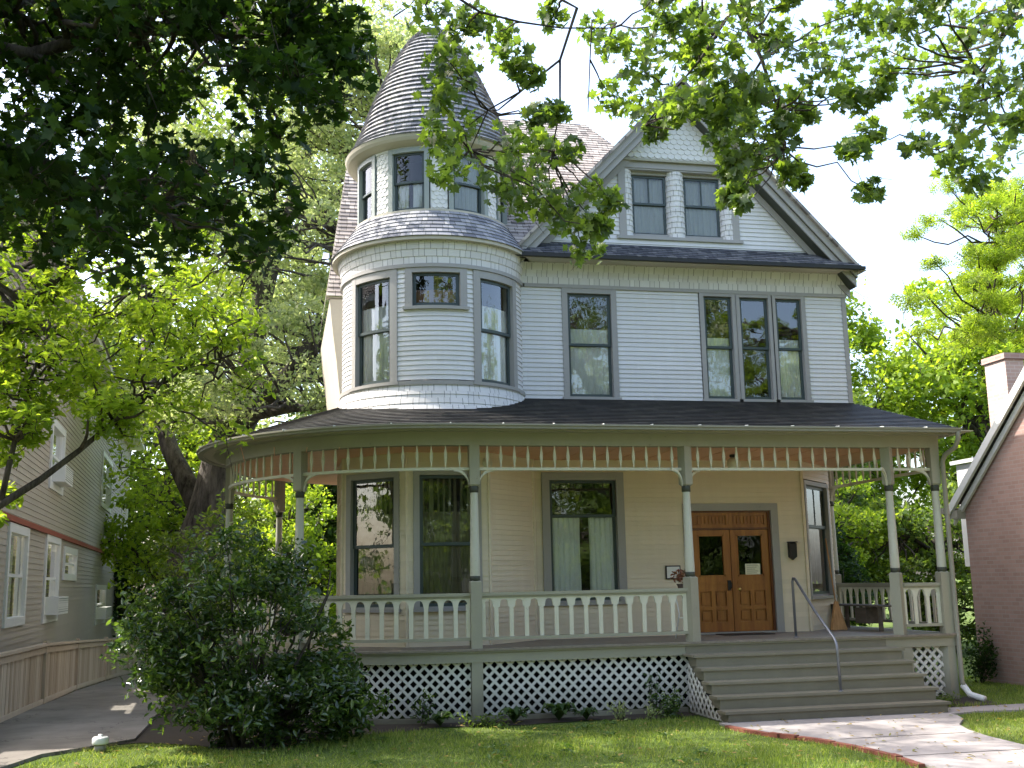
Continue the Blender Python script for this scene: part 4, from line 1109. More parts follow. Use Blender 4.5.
# broom
T = thing('broom', (10.0, 18.9, DECK), 'straw broom leaning beside the angled corner window', 'broom')
m = MB(); m.tube([(10.02, 18.98, 1.55), (9.98, 19.12, 2.75)], .013, 8); m.build('handle', 'broom', T, True)
m = MB(); m.mesh([(9.86, 18.86, DECK+.01), (10.18, 18.90, DECK+.01), (10.18, 19.0, DECK+.01), (9.86, 18.96, DECK+.01), (9.93, 18.90, 1.38), (10.10, 18.93, 1.38), (10.10, 18.99, 1.38), (9.93, 18.97, 1.38), (9.99, 18.95, 1.60), (10.05, 18.95, 1.60), (10.05, 18.99, 1.60), (9.99, 18.99, 1.60)],
    [(0, 1, 5, 4), (1, 2, 6, 5), (2, 3, 7, 6), (3, 0, 4, 7), (4, 5, 9, 8), (5, 6, 10, 9), (6, 7, 11, 10), (7, 4, 8, 11), (8, 9, 10, 11)])
m.build('bristles', 'broom', T)
# door mat
T = MB(); T.box(7.6, 8.5, 18.35, 18.85, DECK+.001, DECK+.014); tag(T.build('doormat', 'black'), 'thin black doormat in front of the double doors', 'doormat')

# ================================================================== NEIGHBOUR LEFT
NL = thing('neighbour_house', (-5.0, 28, -.3), 'grey-beige clapboard house beyond the fence on the left', 'house')
nd = (-.063, .998); NW = Flat((-4.59, 20.0), (-nd[0], -nd[1]))  # u negative = farther away
# use u' = distance from the start going back; outward normal must face +X
class NWall(Flat):
    def __init__(s): s.du = 1e9; s.prof = None
    def base(s, u): return (-4.59+nd[0]*u, 20.0+nd[1]*u, nd[1], -nd[0])
NW = NWall()
nwin = [(.93, 2.92, 1.62, 3.12, 'tall', 0), (5.77, 7.93, 1.56, 3.15, 'tall', 1), (9.07, 11.6, 2.5, 3.0, 'small', 1), (18.05, 21.4, 1.14, 2.1, 'tall', 1), (5.75, 7.8, 4.46, 5.7, 'tall', 1), (18.34, 21.9, 4.95, 6.45, 'tall', 0)]
w = MB(); courses(w, NW, -1.2, 31.5, -3.0, 8.3, .115, .014, [(a-.05, b+.05, c-.05, d+.05) for a, b, c, d, *_ in nwin]); w.build('wall', 'neighbour', NL)
w = MB(); w.box(-14, -4.53, 18.8, 18.85, -.2, 8.3); w.build('front_wall', 'neighbour', NL)
w = MB(); w.box(-15, -6.62, 51.3, 51.4, -3.5, 8.3); w.build('rear_wall', 'neighbour', NL)
m = MB(); bar(m, NW, -1.2, 31.5, 3.30, 3.40, 0, .07); m.build('belt_course', 'red_trim', NL)
m = MB(); bar(m, NW, 31.3, 31.52, -3.0, 8.3, 0, .03); m.build('corner_board', 'white_trim', NL)
m = MB(); bar(m, NW, -1.8, 32.3, 8.3, 8.46, -.2, .6); m.build('eave', 'white_trim', NL)
m = MB(); pf, L = profile([(.65, 8.45), (-5, 11.5)])
class NR(NWall):
    pass
nr = NR(); nr.prof = pf; courses(m, nr, -1.9, 32.4, 0, L, .2, .02); m.build('roof', 'slate', NL)
m = MB(); m.add([NW.pt(31.4, 8.3, -0.), NW.pt(31.4, 8.3, -10), NW.pt(31.4, 11.4, -5)]); m.build('gable_end', 'neighbour', NL)
for a, b, c, d, kind, ac in nwin:
    f = MB(); t_ = .16
    bar(f, NW, a-t_, a, c-t_, d+t_, -.06, .05); bar(f, NW, b, b+t_, c-t_, d+t_, -.06, .05); bar(f, NW, a, b, d, d+t_, -.06, .048); bar(f, NW, a, b, c-t_, c, -.06, .052)
    mid = (c+d)/2; bar(f, NW, a, b, mid-.03, mid+.03, -.06, -.01)
    bar(f, NW, a, a+.04, c, d, -.06, -.012); bar(f, NW, b-.04, b, c, d, -.06, -.012)
    Wn = f.build('window', 'white_trim', NL)
    gl = MB(); sheet(gl, NW, a, b, c, d, -.05); gl.build('glass', 'glass', Wn)
    r = MB(); sheet(r, NW, a-.1, b+.1, c-.1, d+.1, -.5); r.build('room_shell', 'interior', Wn)
    r = MB(); sheet(r, NW, a, a+(b-a)*.35, c, d, -.15); sheet(r, NW, b-(b-a)*.2, b, c, d, -.15); r.build('curtain', 'shade', Wn)
def ac_unit(u0, u1, v0, lab):
    P = NW.pt((u0+u1)/2, v0, .2)
    T = thing('window_air_conditioner', P, lab, 'air conditioner', 'air conditioners in the windows of the left house')
    m = MB(); bar(m, NW, u0, u1, v0, v0+.38, -.02, .30); m.build('casing', 'white', T)
    m = MB()
    for k in range(7): bar(m, NW, u0+.04, u1-.04, v0+.05+.05*k, v0+.065+.045*k, .30, .305)
    m.build('grille', 'metal', T)
ac_unit(6.0, 7.8, 1.57, 'white window air conditioner in the second lower window of the left house')
ac_unit(18.7, 21.0, 1.15, 'white window air conditioner in the farthest lower window of the left house')
ac_unit(6.0, 7.5, 4.47, 'white window air conditioner in the upper window of the left house')
# fence
FN = thing('picket_fence', (-3.85, 24, 0), 'weathered solid board fence along the driveway', 'fence')
fpts = [(-4.35, 12.0), (-4.33, 17.2), (-4.24, 22.4), (-4.52, 27.6), (-4.6, 32.6), (-4.52, 36.8), (-4.4, 42)]
fh = lambda y: 1.17-.03*max(0, y-21)*.9
for (xa, ya), (xb, yb) in zip(fpts, fpts[1:]):
    m = MB(); L = sqrt((xb-xa)**2+(yb-ya)**2); n = int(L/.115)
    for k in range(n):
        t0, t1 = (k+.06)/n, (k+.94)/n; y = ya+(yb-ya)*t0; x0, x1 = xa+(xb-xa)*t0, xa+(xb-xa)*t1; y1 = ya+(yb-ya)*t1
        zb, zt = gz(x0, y)-.02, gz(x0, y)+1.06+random.uniform(-.004, .004); j = random.uniform(0, .006)
        m.mesh([(x0+j, y, zb), (x1+j, y1, zb), (x1+j, y1, zt), (x0+j, y, zt), (x0-.02, y, zb), (x1-.02, y1, zb), (x1-.02, y1, zt), (x0-.02, y, zt)], [(0, 1, 2, 3), (7, 6, 5, 4), (0, 3, 7, 4), (1, 5, 6, 2), (3, 2, 6, 7)])
    m.build('board_panel', 'fence', FN)
    m = MB()
    for zo, th in ((1.10, .05), (1.0, .10), (.08, .09)): m.obox((xa+.03, ya, gz(xa, ya)+zo), (xb+.03, yb, gz(xb, yb)+zo), .03 if zo < 1.05 else .12, th)
    m.build('rail', 'fence', FN)
    m = MB(); m.box(xa-.02, xa+.06, ya-.035, ya+.035, gz(xa, ya)-.05, gz(xa, ya)+1.17); m.build('post', 'fence', FN)

# ================================================================== NEIGHBOUR RIGHT (brick)
NB = thing('brick_house', (13.4, 17, 0), 'red brick house with steep gable end at the right edge', 'house')
XB, YF, EZ, SL = 13.4, 19.8, 3.5, .86
RY = YF-4.2; PKZ = EZ+4.2*SL
m = MB()
m.add([(XB, YF, -.1), (XB, YF-8.4, -.1), (XB, YF-8.4, EZ), (XB, RY, PKZ), (XB, YF, EZ)], [(0, 0), (8.4, 0), (8.4, EZ), (4.2, PKZ), (0, EZ)])
m.add([(XB, YF, -.1), (XB, YF, EZ), (25, YF, EZ), (25, YF, -.1)], [(0, 0), (0, EZ), (12, EZ), (12, 0)])
m.add([(25, YF-8.4, -.1), (XB, YF-8.4, -.1), (XB, YF-8.4, EZ), (25, YF-8.4, EZ)], [(12, 0), (0, 0), (0, EZ), (12, EZ)])
m.build('wall', 'brick', NB)
m = MB(); HL = 4.45*sqrt(1+SL*SL); f = lambda v: (4.45*(1-v/HL), EZ-.25*SL+.14+(v/HL)*4.45*SL, SL/sqrt(1+SL*SL), 1/sqrt(1+SL*SL))
courses(m, Flat((25, RY), (-1, 0), f), 0, 11.75, 0, HL, .16, .02); courses(m, Flat((13.25, RY), (1, 0), f), 0, 11.75, 0, HL, .16, .02)
m.build('roof', 'slate', NB)
for sg in (1, -1):
    m = MB()
    for off, x0, x1, th in ((.11, 13.20, 13.26, .20), (-.10, 13.32, 13.37, .15)):
        a = [(x0, RY+sg*4.5, EZ-.28*SL+off), (x0, RY, PKZ+off), (x0, RY, PKZ+off-th), (x0, RY+sg*4.5, EZ-.28*SL+off-th)]; b = [(x1, y, z) for _, y, z in a]
        m.mesh(a+b, [(0, 1, 2, 3), (7, 6, 5, 4), (0, 4, 5, 1), (3, 2, 6, 7), (0, 3, 7, 4)])
    m.build('bargeboard', 'white_trim', NB)
m = MB(); m.obox((13.1, YF+.34, EZ-.2), (25, YF+.34, EZ-.2), .12, .12); m.box(13.22, 13.6, YF+.0, YF+.3, EZ-.36, EZ-.2); m.build('gutter', 'gutter', NB)
def uvbox(m, x0, x1, y0, y1, z0, z1):
    m.add([(x0, y0, z0), (x1, y0, z0), (x1, y0, z1), (x0, y0, z1)], [(x0, z0), (x1, z0), (x1, z1), (x0, z1)])
    m.add([(x0, y1, z0), (x0, y0, z0), (x0, y0, z1), (x0, y1, z1)], [(y1, z0), (y0, z0), (y0, z1), (y1, z1)])
    m.add([(x1, y0, z0), (x1, y1, z0), (x1, y1, z1), (x1, y0, z1)], [(y0, z0), (y1, z0), (y1, z1), (y0, z1)])
    m.add([(x1, y1, z0), (x0, y1, z0), (x0, y1, z1), (x1, y1, z1)], [(x1, z0), (x0, z0), (x0, z1), (x1, z1)])
    m.add([(x0, y0, z1), (x1, y0, z1), (x1, y1, z1), (x0, y1, z1)], [(x0, y0), (x1, y0), (x1, y1), (x0, y1)])
_b = M['brick'].copy(); M['brick_sunlit'] = _b  # brick copy with the chimney's sun glare put into its colour
for n_ in _b.node_tree.nodes:
    if n_.type == 'TEX_BRICK':
        n_.inputs['Color1'].default_value = rgba((.66, .50, .44)); n_.inputs['Color2'].default_value = rgba((.55, .40, .35)); n_.inputs['Mortar'].default_value = rgba((.70, .64, .6))
m = MB(); uvbox(m, 14.2, 14.62, 19.2, 19.86, 3.2, 6.28); CHM = m.build('chimney', 'brick_sunlit', NB)
m = MB(); uvbox(m, 14.16, 14.66, 19.16, 19.90, 6.28, 6.40); m.build('cap', 'brick', CHM)
m = MB(); m.box(14.3, 15.0, 20.6, 21.3, 2.2, 4.35); m.obox((14.2, 20.95, 4.4), (15.1, 20.95, 4.55), .85, .08); m.build('rear_dormer', 'white_trim', NB)

# small white cleanout cap in the lawn edge
T = thing('pipe_cap', (-2.23, 15.75, 0), 'small white capped pipe standing in the lawn by the driveway', 'pipe cap')
m = MB(); m.lathe(-2.23, 15.75, [(.075, 0), (.075, .10)], 16); m.build('pipe', 'gutter', T, True)
m = MB(); m.lathe(-2.23, 15.75, [(.10, .10), (.105, .11), (.105, .17), (.09, .19), (.03, .20), (.03, .22), (.01, .225)], 18); m.build('cap', 'white', T, True)

# ================================================================== TREES AND PLANTS
# camera model, used only to choose sensible world positions for branches
CH, CF = 2.06, 1103.0
yw, pt_, rl = radians(12), radians(10.2), radians(1.18)
fw = Vector((sin(yw)*cos(pt_), cos(yw)*cos(pt_), sin(pt_))); rt = Vector((cos(yw), -sin(yw), 0)); up = rt.cross(fw)
rt2 = cos(rl)*rt - sin(rl)*up; up2 = cos(rl)*up + sin(rl)*rt
def at(px, py, Y):
    d = fw+rt2*((px-512)/CF)-up2*((py-384)/CF); t = Y/d.y
    return np.array((d.x*t, Y, CH+d.z*t))

# 1. large lilac-like bush at the porch corner
def bush():
    base = (-.3, 15.6, 0)
    root = thing('shrub', base, 'large glossy dark green shrub at the left corner of the porch', 'shrub')
    mb = MB(); P = []
    cl = []
    for c, rad, n in (((-.45, 15.7, 1.35), (1.35, .95, 1.15), 105), ((.65, 15.7, .6), (.85, .6, .65), 34), ((-1.45, 15.7, 1.45), (.75, .6, .7), 28), ((-.35, 15.6, 2.35), (.85, .6, .45), 22), ((-.05, 15.45, .55), (1.4, .7, .55), 66)):
        cl += ellip_clumps(c, rad, n, .26, .55, .12)
    for i in range(9):
        a = random.uniform(0, 2*pi); b0 = np.array((-.3+.28*cos(a), 15.65+.25*sin(a), 0)); b1 = np.array((-.3+1.1*cos(a), 15.65+.7*sin(a), 1.3+random.random()))
        mb.tube(wig(b0, b1, 6, .12), [.04, .034, .028, .022, .017, .012, .007], 7)
    for c, r in cl:
        P.append(clump_pts(c, r, 70, .8))
        if random.random() < .3: mb.tube(wig((-.3+(c[0]+.3)*.35, 15.65+(c[1]-15.65)*.3, c[2]*.45), c, 4, .15), [.013, .011, .009, .007, .004], 5)
    for i in range(40):   # loose outer sprays
        c = cl[random.randrange(len(cl))][0]; d = (c-np.array((-.3, 15.7, 1.0))); d /= np.linalg.norm(d); e = c+d*random.uniform(.25, .5)+np.array((0, 0, random.uniform(-.1, .2)))
        mb.tube([c, (c+e)/2+rng.normal(size=3)*.03, e], [.005, .004, .002], 4); P.append(np.array([c+(e-c)*random.random() for _ in range(12)])+rng.normal(size=(12, 3))*.03)
    mb.build('stem', 'bark_dark', root, True)
    leaves('foliage', np.concatenate(P), .095, 'oval', 'leaf_lilac', root, .5, .35)
bush()

# 2. dark maple on the near left: crown hangs over the left of the view
trunk = wig((-6.8, 7.5, 0), (-6.3, 8.2, 4.6), 6, .05)
limbs = [(trunk, .36, .28), (wig((-6.3, 8.2, 4.6), (-2.6, 10.6, 7.6), 7, .1), .24, .06), (wig((-6.3, 8.2, 4.6), (-4.6, 11.2, 9.6), 7, .1), .2, .05),
         (wig((-6.3, 8.2, 4.6), (-3.4, 8.2, 8.9), 6, .1), .18, .05), (wig((-3.6, 9.9, 6.7), (.2, 11.2, 8.0), 6, .12), .09, .02), (wig((-4.4, 9.3, 6.2), (-1.4, 11.0, 5.9), 6, .12), .08, .02), (wig((-6.3, 8.2, 4.6), (-8.5, 9.5, 8.5), 6, .1), .2, .05)]
cl = []
def pxcl(lst, Y0, Y1, rr, n=1, jit=0):
    out = []
    for px, py, r in lst:
        for k in range(n):
            Y = random.uniform(Y0, Y1); out.append((at(px+random.gauss(0, jit), py+random.gauss(0, jit), Y), rr*r))
    return out
for i in range(200):
    px = random.uniform(-120, 300); py = random.uniform(-140, 255)
    lim = 255-.15*max(0, px-150)
    if px > 225: py = min(py, random.uniform(-140, 240 if px < 285 else 110))
    cl.append((at(px, py, random.uniform(9.3, 12.8)), random.uniform(.28, .5)))
for px, py in ((340, 20), (330, 55), (300, 80), (345, 75), (310, 35), (280, 140), (275, 200), (270, 235), (255, 110), (320, 110), (295, 60), (350, 45), (262, 170), (290, 10), (330, -20), (250, 250)):
    cl.append((at(px, py, random.uniform(10, 12)), .3))
for i in range(60): cl.append((np.array((random.uniform(-9, -3.5), random.uniform(6.5, 12), random.uniform(6.2, 10.5))), random.uniform(.45, .7)))
tree('maple_tree', 'dark maple whose near leaves fill the top left', 'tree', (-6.8, 7.5, 0), limbs, cl, 'leaf_dark', barkm='bark_dark', nleaf=80, size=.118, shape='lobed', flat=.5, squash=.75)

TB = (-8.2, 16.5, 0)  # extra tree, added so its high crown casts dappled shade on the walk
cl = ellip_clumps((-3.6, 16.6, 11.9), (5.0, 4.0, 2.6), 58, .6, .2)
tree('dapple_tree', 'tall tree added behind the dark maple to dapple the walk and lawn with shade', 'tree', TB, [(wig(TB, (-7.6, 16.6, 7.5), 6, .04), .26, .18), (wig((-7.6, 16.6, 7.5), (-2.5, 16.5, 11.8), 7, .08), .15, .04), (wig((-7.6, 16.6, 7.5), (-5, 17.5, 13), 7, .08), .14, .04), (wig((-7.6, 16.6, 7.5), (-3.5, 15.2, 10.6), 7, .08), .1, .03)], cl, 'leaf_mid', barkm='bark_dark', nleaf=120, size=.15, shape='oval', flat=.5)

# 3. bright young tree on the left, arching boughs
T0 = (-5.6, 14.2, 0)
limbs = [(wig(T0, (-5.3, 14.6, 2.6), 5, .05), .13, .10),
         ([at(-60, 400, 14.6), at(0, 325, 14.8), at(45, 290, 15), at(90, 245, 15.2), at(150, 195, 15.6), at(205, 165, 16)], .09, .025),
         ([at(-60, 530, 14.5), at(0, 505, 14.6), at(40, 480, 14.8), at(80, 450, 15), at(130, 408, 15.4), at(180, 372, 15.8), at(240, 352, 16.2)], .06, .012),
         ([at(0, 505, 14.6), at(15, 440, 14.8), at(30, 380, 15), at(50, 330, 15.2)], .04, .015), (wig((-5.3, 14.6, 2.6), at(-60, 400, 14.6), 4, .05), .1, .09), (wig((-5.3, 14.6, 2.6), at(-60, 530, 14.5), 3, .05), .08, .06),
         (wig(at(150, 195, 15.6), at(300, 260, 17.0), 5, .1), .03, .01), (wig(at(90, 245, 15.2), at(170, 300, 16), 5, .1), .03, .01)]
cl = []
for i in range(175):
    px = random.uniform(-60, 262); py = random.gauss(322, 52)
    if px > 190 and random.random() < .45: continue
    cl.append((at(px, py, random.uniform(14.2, 18.0)), random.uniform(.22, .42)))
for i in range(30):
    px = random.uniform(-30, 140); py = random.uniform(360, 440)
    cl.append((at(px, py, random.uniform(14.2, 16)), random.uniform(.18, .3)))
for px, py in ((8, 460), (3, 490), (5, 440), (-8, 520), (10, 500)):
    cl.append((at(px, py, random.uniform(14.3, 15.6)), .17))
tree('young_tree', 'bright yellow-green young tree arching in from the left edge', 'tree', T0, limbs, cl, 'leaf_bright', barkm='bark_dark', nleaf=80, size=.11, shape='oval', flat=.7)

# 4. slim small tree against the neighbour's wall
b = at(207, 640, 24); b[2] = gz(b[0], 24)
cl = [(at(px, py, 24+random.uniform(-.8, .8)), .42) for px, py in ((200, 560), (215, 545), (185, 575), (225, 570), (240, 540), (205, 600), (170, 570), (230, 600), (250, 575), (215, 520), (190, 540), (240, 610), (165, 545), (235, 500), (255, 520))]
tree('small_tree', 'slim crooked tree in front of the left house wall', 'tree', tuple(b), [(wig(b, at(210, 560, 24), 6, .12), .05, .02), (wig(b+np.array((-.3, 0, 0)), at(185, 560, 24), 6, .15), .035, .015)], cl, 'leaf_mid', barkm='bark', nleaf=130, size=.12, shape='oval')

# 5. big leaning tree behind the porch
B = at(180, 610, 33); B[2] = -.5
P0 = at(205, 520, 33); P1 = at(222, 455, 33); P2 = at(245, 410, 33); P3 = at(290, 375, 32.5); P4 = at(330, 330, 32)
limbs = [([B, at(188, 560, 33), P0, P1, P2], 0.62, .5), ([P2, at(268, 388, 32.8), P3, at(312, 345, 32), P4, at(350, 290, 31.5), at(372, 210, 31), at(385, 120, 31)], .42, .1),
         ([P2, at(250, 360, 33.5), at(262, 300, 34), at(275, 250, 34), at(292, 200, 34.5), at(320, 120, 35), at(335, 50, 35)], .42, .08),
         ([P1, at(255, 415, 32), at(290, 408, 31), at(335, 405, 30)], .22, .1), ([P3, at(320, 360, 32), at(350, 365, 31.5), at(380, 380, 31)], .2, .08),
         ([at(262, 300, 34), at(235, 240, 34), at(200, 190, 34)], .22, .06), ([at(275, 250, 34), at(320, 215, 33.5), at(350, 180, 33)], .2, .06), ([P3, at(315, 330, 32), at(340, 300, 31.5), at(345, 240, 31)], .2, .06),
         ([P0, at(170, 450, 34), at(150, 380, 35), at(140, 300, 36)], .35, .1)]
cl = []
for i in range(250):
    px = random.uniform(120, 470); py = random.uniform(-60, 430)
    if px > 340 and py < 10: continue
    if px > 400 and py < 40: continue
    if 295 < px < 345 and 180 < py < 300 and random.random() < .5: continue
    cl.append((at(px, py, random.uniform(30, 37)), random.uniform(.6, 1.15)))
for i in range(60):
    cl.append((at(random.uniform(290, 420), random.uniform(-10, 170) if i % 3 else random.uniform(150, 300), random.uniform(29, 34)), random.uniform(.5, .9)))
for i in range(95):
    px = random.uniform(115, 345); py = random.uniform(-20, 430)
    cl.append((at(px, py, random.uniform(28.5, 31.5)), random.uniform(.4, .75)))
tree('elm_tree', 'old leaning tree with thick grey forked trunk behind the porch', 'tree', tuple(B), limbs, cl, 'leaf_pale', barkm='bark', nleaf=180, size=.145, shape='small', flat=.3, tw=.014)
# 6. understory and backdrop on the left
def round_tree(base, h, rad, label, leaf, n, nleaf, size, cr, name='background_tree', group='trees behind the houses', shape='small', zc=None, barkm='bark_dark', lean=(0, 0)):
    b = np.array(base, float); zc = zc or h*.6
    top = b+np.array((lean[0], lean[1], h*.85))
    limbs = [(wig(b, top, 7, .04), .035*h*.5+.08, .04)]
    for k in range(7):
        s = b+(top-b)*random.uniform(.25, .7); a = random.uniform(0, 2*pi)
        limbs.append((wig(s, s+np.array((cos(a)*rad[0]*.75, sin(a)*rad[1]*.75, h*.2)), 5, .12), .05+.008*h, .02))
    cl = ellip_clumps((b[0]+lean[0]*.6, b[1]+lean[1]*.6, b[2]+zc), rad, n, cr, .3, b[2]+.3)
    return tree(name, label, 'tree', tuple(b), limbs, cl, leaf, group=group, barkm=barkm, nleaf=nleaf, size=size, shape=shape, flat=.3, tw=.02)
round_tree((-3.2, 40, -.8), 9, (3.4, 2.5, 4.4), 'bushy tree between the left house and the leaning trunk', 'leaf_bright', 110, 110, .19, .75)
round_tree((.3, 36, -.6), 5.5, (2.6, 2, 2.7), 'low leafy tree seen through the curved porch', 'leaf_bright', 80, 120, .16, .55)
round_tree((3.5, 44, 0), 9, (4.0, 3, 4.5), 'tree behind the house seen between porch posts', 'leaf_dark', 110, 150, .24, .9)
round_tree((-7.5, 58, -1), 17, (5.5, 4, 8), 'tall tree rising over the roof of the left house', 'leaf_mid', 170, 150, .34, 1.3, zc=10)
round_tree((-1.2, 27.5, -.2), 3.2, (1.3, 1.2, 1.6), 'waist-high thicket behind the glossy shrub', 'leaf_mid', 60, 150, .12, .4, zc=1.5)
round_tree((2.2, 47, -.5), 24, (4.6, 3, 10.5), 'tall pale tree behind the leaning trunk and the turret', 'leaf_pale', 230, 130, .24, 1.1, zc=13.5)
# 7. right side
round_tree((15.0, 32, 0), 9.5, (3.8, 2.5, 4.9), 'leafy tree filling the gap behind the right porch corner', 'leaf_mid', 230, 150, .17, .62, zc=4.7)
round_tree((20, 40, 0), 14, (5.0, 4, 6.6), 'tall pale green tree above the right porch roof', 'leaf_bright', 260, 150, .22, .85, zc=8.0)
round_tree((27, 38, 0), 14, (4.6, 4, 6.5), 'broad green tree behind the brick chimney', 'leaf_bright', 200, 150, .25, 1.0, zc=7.5)
round_tree((21, 55, 0), 12, (6, 4, 6), 'farthest tree seen right of the white gable', 'leaf_mid', 140, 140, .3, 1.2, zc=6.5)
round_tree((12.7, 25, 0), 3.6, (1.3, 1.1, 1.5), 'small dense shrub behind the right porch railing', 'leaf_dark', 70, 150, .13, .42, zc=1.7, name='shrub', group=None)['category'] = 'shrub'
round_tree((14.6, 27, 0), 4.2, (1.5, 1.2, 2.3), 'bright shrub tree beside the brick wall corner', 'leaf_bright', 70, 150, .12, .45, zc=2.4, group=None)
round_tree((17.5, 27, 0), 4.5, (2.6, 1.6, 2.4), 'dense hedge-like tree low behind the brick house corner', 'leaf_mid', 110, 150, .13, .5, zc=2.2, group=None)
round_tree((11.2, 38, 0), 5, (4.2, 2, 2.7), 'low wide tree at the back of the side yard', 'leaf_mid', 120, 150, .17, .6, zc=2.4, group=None)
round_tree((-4.6, 47, -2.2), 7, (3.5, 2, 3.5), 'tree closing the far end of the driveway', 'leaf_dark', 110, 150, .2, .8, zc=3.6, group=None)
# honey locust spray entering from the upper right
LB = (16.5, 14.5, 0)
cl = [(at(random.gauss(1002, 32), random.uniform(185, 345), random.uniform(14, 17)), random.uniform(.2, .34)) for i in range(95)]
cl = [c for c in cl] + [(np.array((random.uniform(13.8, 18), random.uniform(12.5, 17), random.uniform(6, 10))), .6) for i in range(70)]
tree('locust_tree', 'bright feathery tree entering at the right edge above the chimney', 'tree', LB, [(wig(LB, (16.0, 14.8, 6.5), 6, .05), .22, .15), (wig((16, 14.8, 6.5), at(1000, 240, 15.5), 6, .1), .08, .02), (wig((16, 14.8, 6.5), at(990, 330, 15.5), 6, .1), .06, .015), (wig((16, 14.8, 6.5), (16.5, 15.5, 10), 5, .1), .12, .04)], cl, 'leaf_bright', barkm='bark_dark', nleaf=75, size=.13, shape='compound', flat=.4, squash=.45)

# 8. oak overhanging the view from the right
OB = (12.2, 6.2, 0)
oak = [(450, 42, 1), (425, 15, 1), (432, 55, .8), (455, 78, .9), (440, 100, .9), (462, 118, .9), (448, 135, .8), (470, 20, .9), (495, 40, .9), (512, 62, .8), (528, 85, .6), (470, 165, 1.2), (452, 165, .9), (500, 160, 1.1), (520, 150, 1.1), (538, 170, 1.1), (552, 190, 1.2), (528, 195, 1.1), (560, 212, 1), (572, 232, .9), (578, 250, .8), (592, 222, .7), (605, 205, .6), (545, 140, .8), (590, 185, .7), (600, 230, .5), (556, 108, .6), (540, 118, .5), (578, 140, .7), (505, 180, .9),
       (600, 22, .8), (622, 48, .8), (560, 25, .7), (640, 70, .9), (620, 95, .9), (640, 105, 1), (662, 100, 1), (685, 95, 1), (700, 112, .9), (660, 40, 1), (690, 60, 1), (700, 25, 1.1), (725, 45, 1.1), (745, 75, 1.1), (722, 95, 1), (742, 118, 1), (765, 100, 1), (760, 140, 1), (735, 150, .8), (750, 172, .8), (780, 128, .9), (790, 160, .7), (798, 175, .5), (715, 140, .7), (760, 20, 1.1), (790, 45, 1.1), (812, 75, 1), (825, 35, 1), (845, 60, 1), (862, 95, .8), (868, 130, .7), (855, 148, .6), (836, 95, .7), (740, 195, .5), (750, 205, .4), (860, 20, 1), (890, 45, 1.1), (800, 100, .7), (660, 8, 1), (740, 2, 1), (650, 130, .5),
       (915, 20, 1.2), (940, 50, 1.2), (905, 75, 1), (965, 25, 1.2), (975, 75, 1.2), (1000, 40, 1.3), (1010, 95, 1.2), (950, 100, 1.1), (925, 112, .9), (985, 120, 1.2), (940, 145, .9), (965, 150, 1), (1000, 155, 1), (1020, 135, 1.1), (915, 140, .7), (975, 178, .8), (1012, 10, 1.2), (1020, 70, 1.3), (880, 5, 1), (930, 2, 1.1)]
cl = pxcl(oak, 8.6, 10.6, .27, 1, 5)
cl += [(at(px+random.gauss(0, 20), py+random.gauss(0, 16), random.uniform(8.6, 10.4)), .15) for px, py, r in oak if px > 640 and random.random() < .6]
cl += [(np.array((random.uniform(1.5, 13), random.uniform(5.5, 9.5), random.uniform(8.3, 10.5))), .55) for i in range(95)]
limbs = [(wig(OB, (11.6, 6.6, 5.2), 6, .04), .42, .3), (wig((11.6, 6.6, 5.2), (7.2, 8.4, 9.0), 6, .08), .22, .09), (wig((7.2, 8.4, 9.0), (2.0, 9.2, 8.3), 7, .08), .09, .03),
         ([at(700, -60, 9.4), at(735, 5, 9.5), at(762, 60, 9.5), at(778, 110, 9.5), at(785, 150, 9.5)], .03, .008),
         ([at(565, -60, 9.6), at(562, 0, 9.6), at(577, 8, 9.6), at(560, 60, 9.7), at(560, 110, 9.8), at(552, 150, 10)], .022, .006),
         ([at(430, -20, 9.4), at(480, 12, 9.4), at(520, 22, 9.5), at(562, 28, 9.6), at(612, 28, 9.6)], .014, .006),
         ([at(560, 60, 9.7), at(520, 92, 9.6), at(488, 110, 9.5), at(470, 150, 9.5)], .012, .005),
         ([at(592, 20, 9.6), at(590, 60, 9.7), at(588, 112, 9.7)], .008, .004),
         ([at(735, 5, 9.5), at(700, 60, 9.6), at(645, 125, 9.7)], .018, .006),
         ([at(1060, -40, 9.2), at(1000, 40, 9.3), at(965, 110, 9.4), at(955, 150, 9.5)], .035, .01), (wig((11.6, 6.6, 5.2), (12.6, 7.0, 9.5), 5, .1), .25, .08), (wig((9.0, 7.6, 7.5), at(1060, -40, 9.2), 4, .08), .08, .04),
         (wig((7.2, 8.4, 9.0), at(700, -60, 9.4), 3, .1), .05, .03), (wig((3.2, 9.2, 8.5), at(565, -60, 9.6), 3, .1), .035, .022), (wig((2.0, 9.2, 8.3), at(430, -20, 9.4), 3, .1), .03, .014)]
tree('oak_tree', 'oak with lobed leaves hanging over the view from above right', 'tree', OB, limbs, cl, 'leaf_oak', barkm='bark_dark', nleaf=66, size=.098, shape='lobed', flat=.3, tw=.006, squash=.8, hang=.3)

# street trees behind the viewpoint, mirrored in the window panes
for i, (x, y, h) in enumerate(((-6, -15, 18), (3, -18, 21), (12, -15, 18), (21, -19, 21), (-16, -17, 18), (30, -16, 18))):
    round_tree((x, y, 0), h, (5.0, 3.4, h*.46), 'street tree across the road in front of the house', 'leaf_pale', 95, 90, .45, 1.5, name='street_tree', group='trees across the street', zc=h*.47)

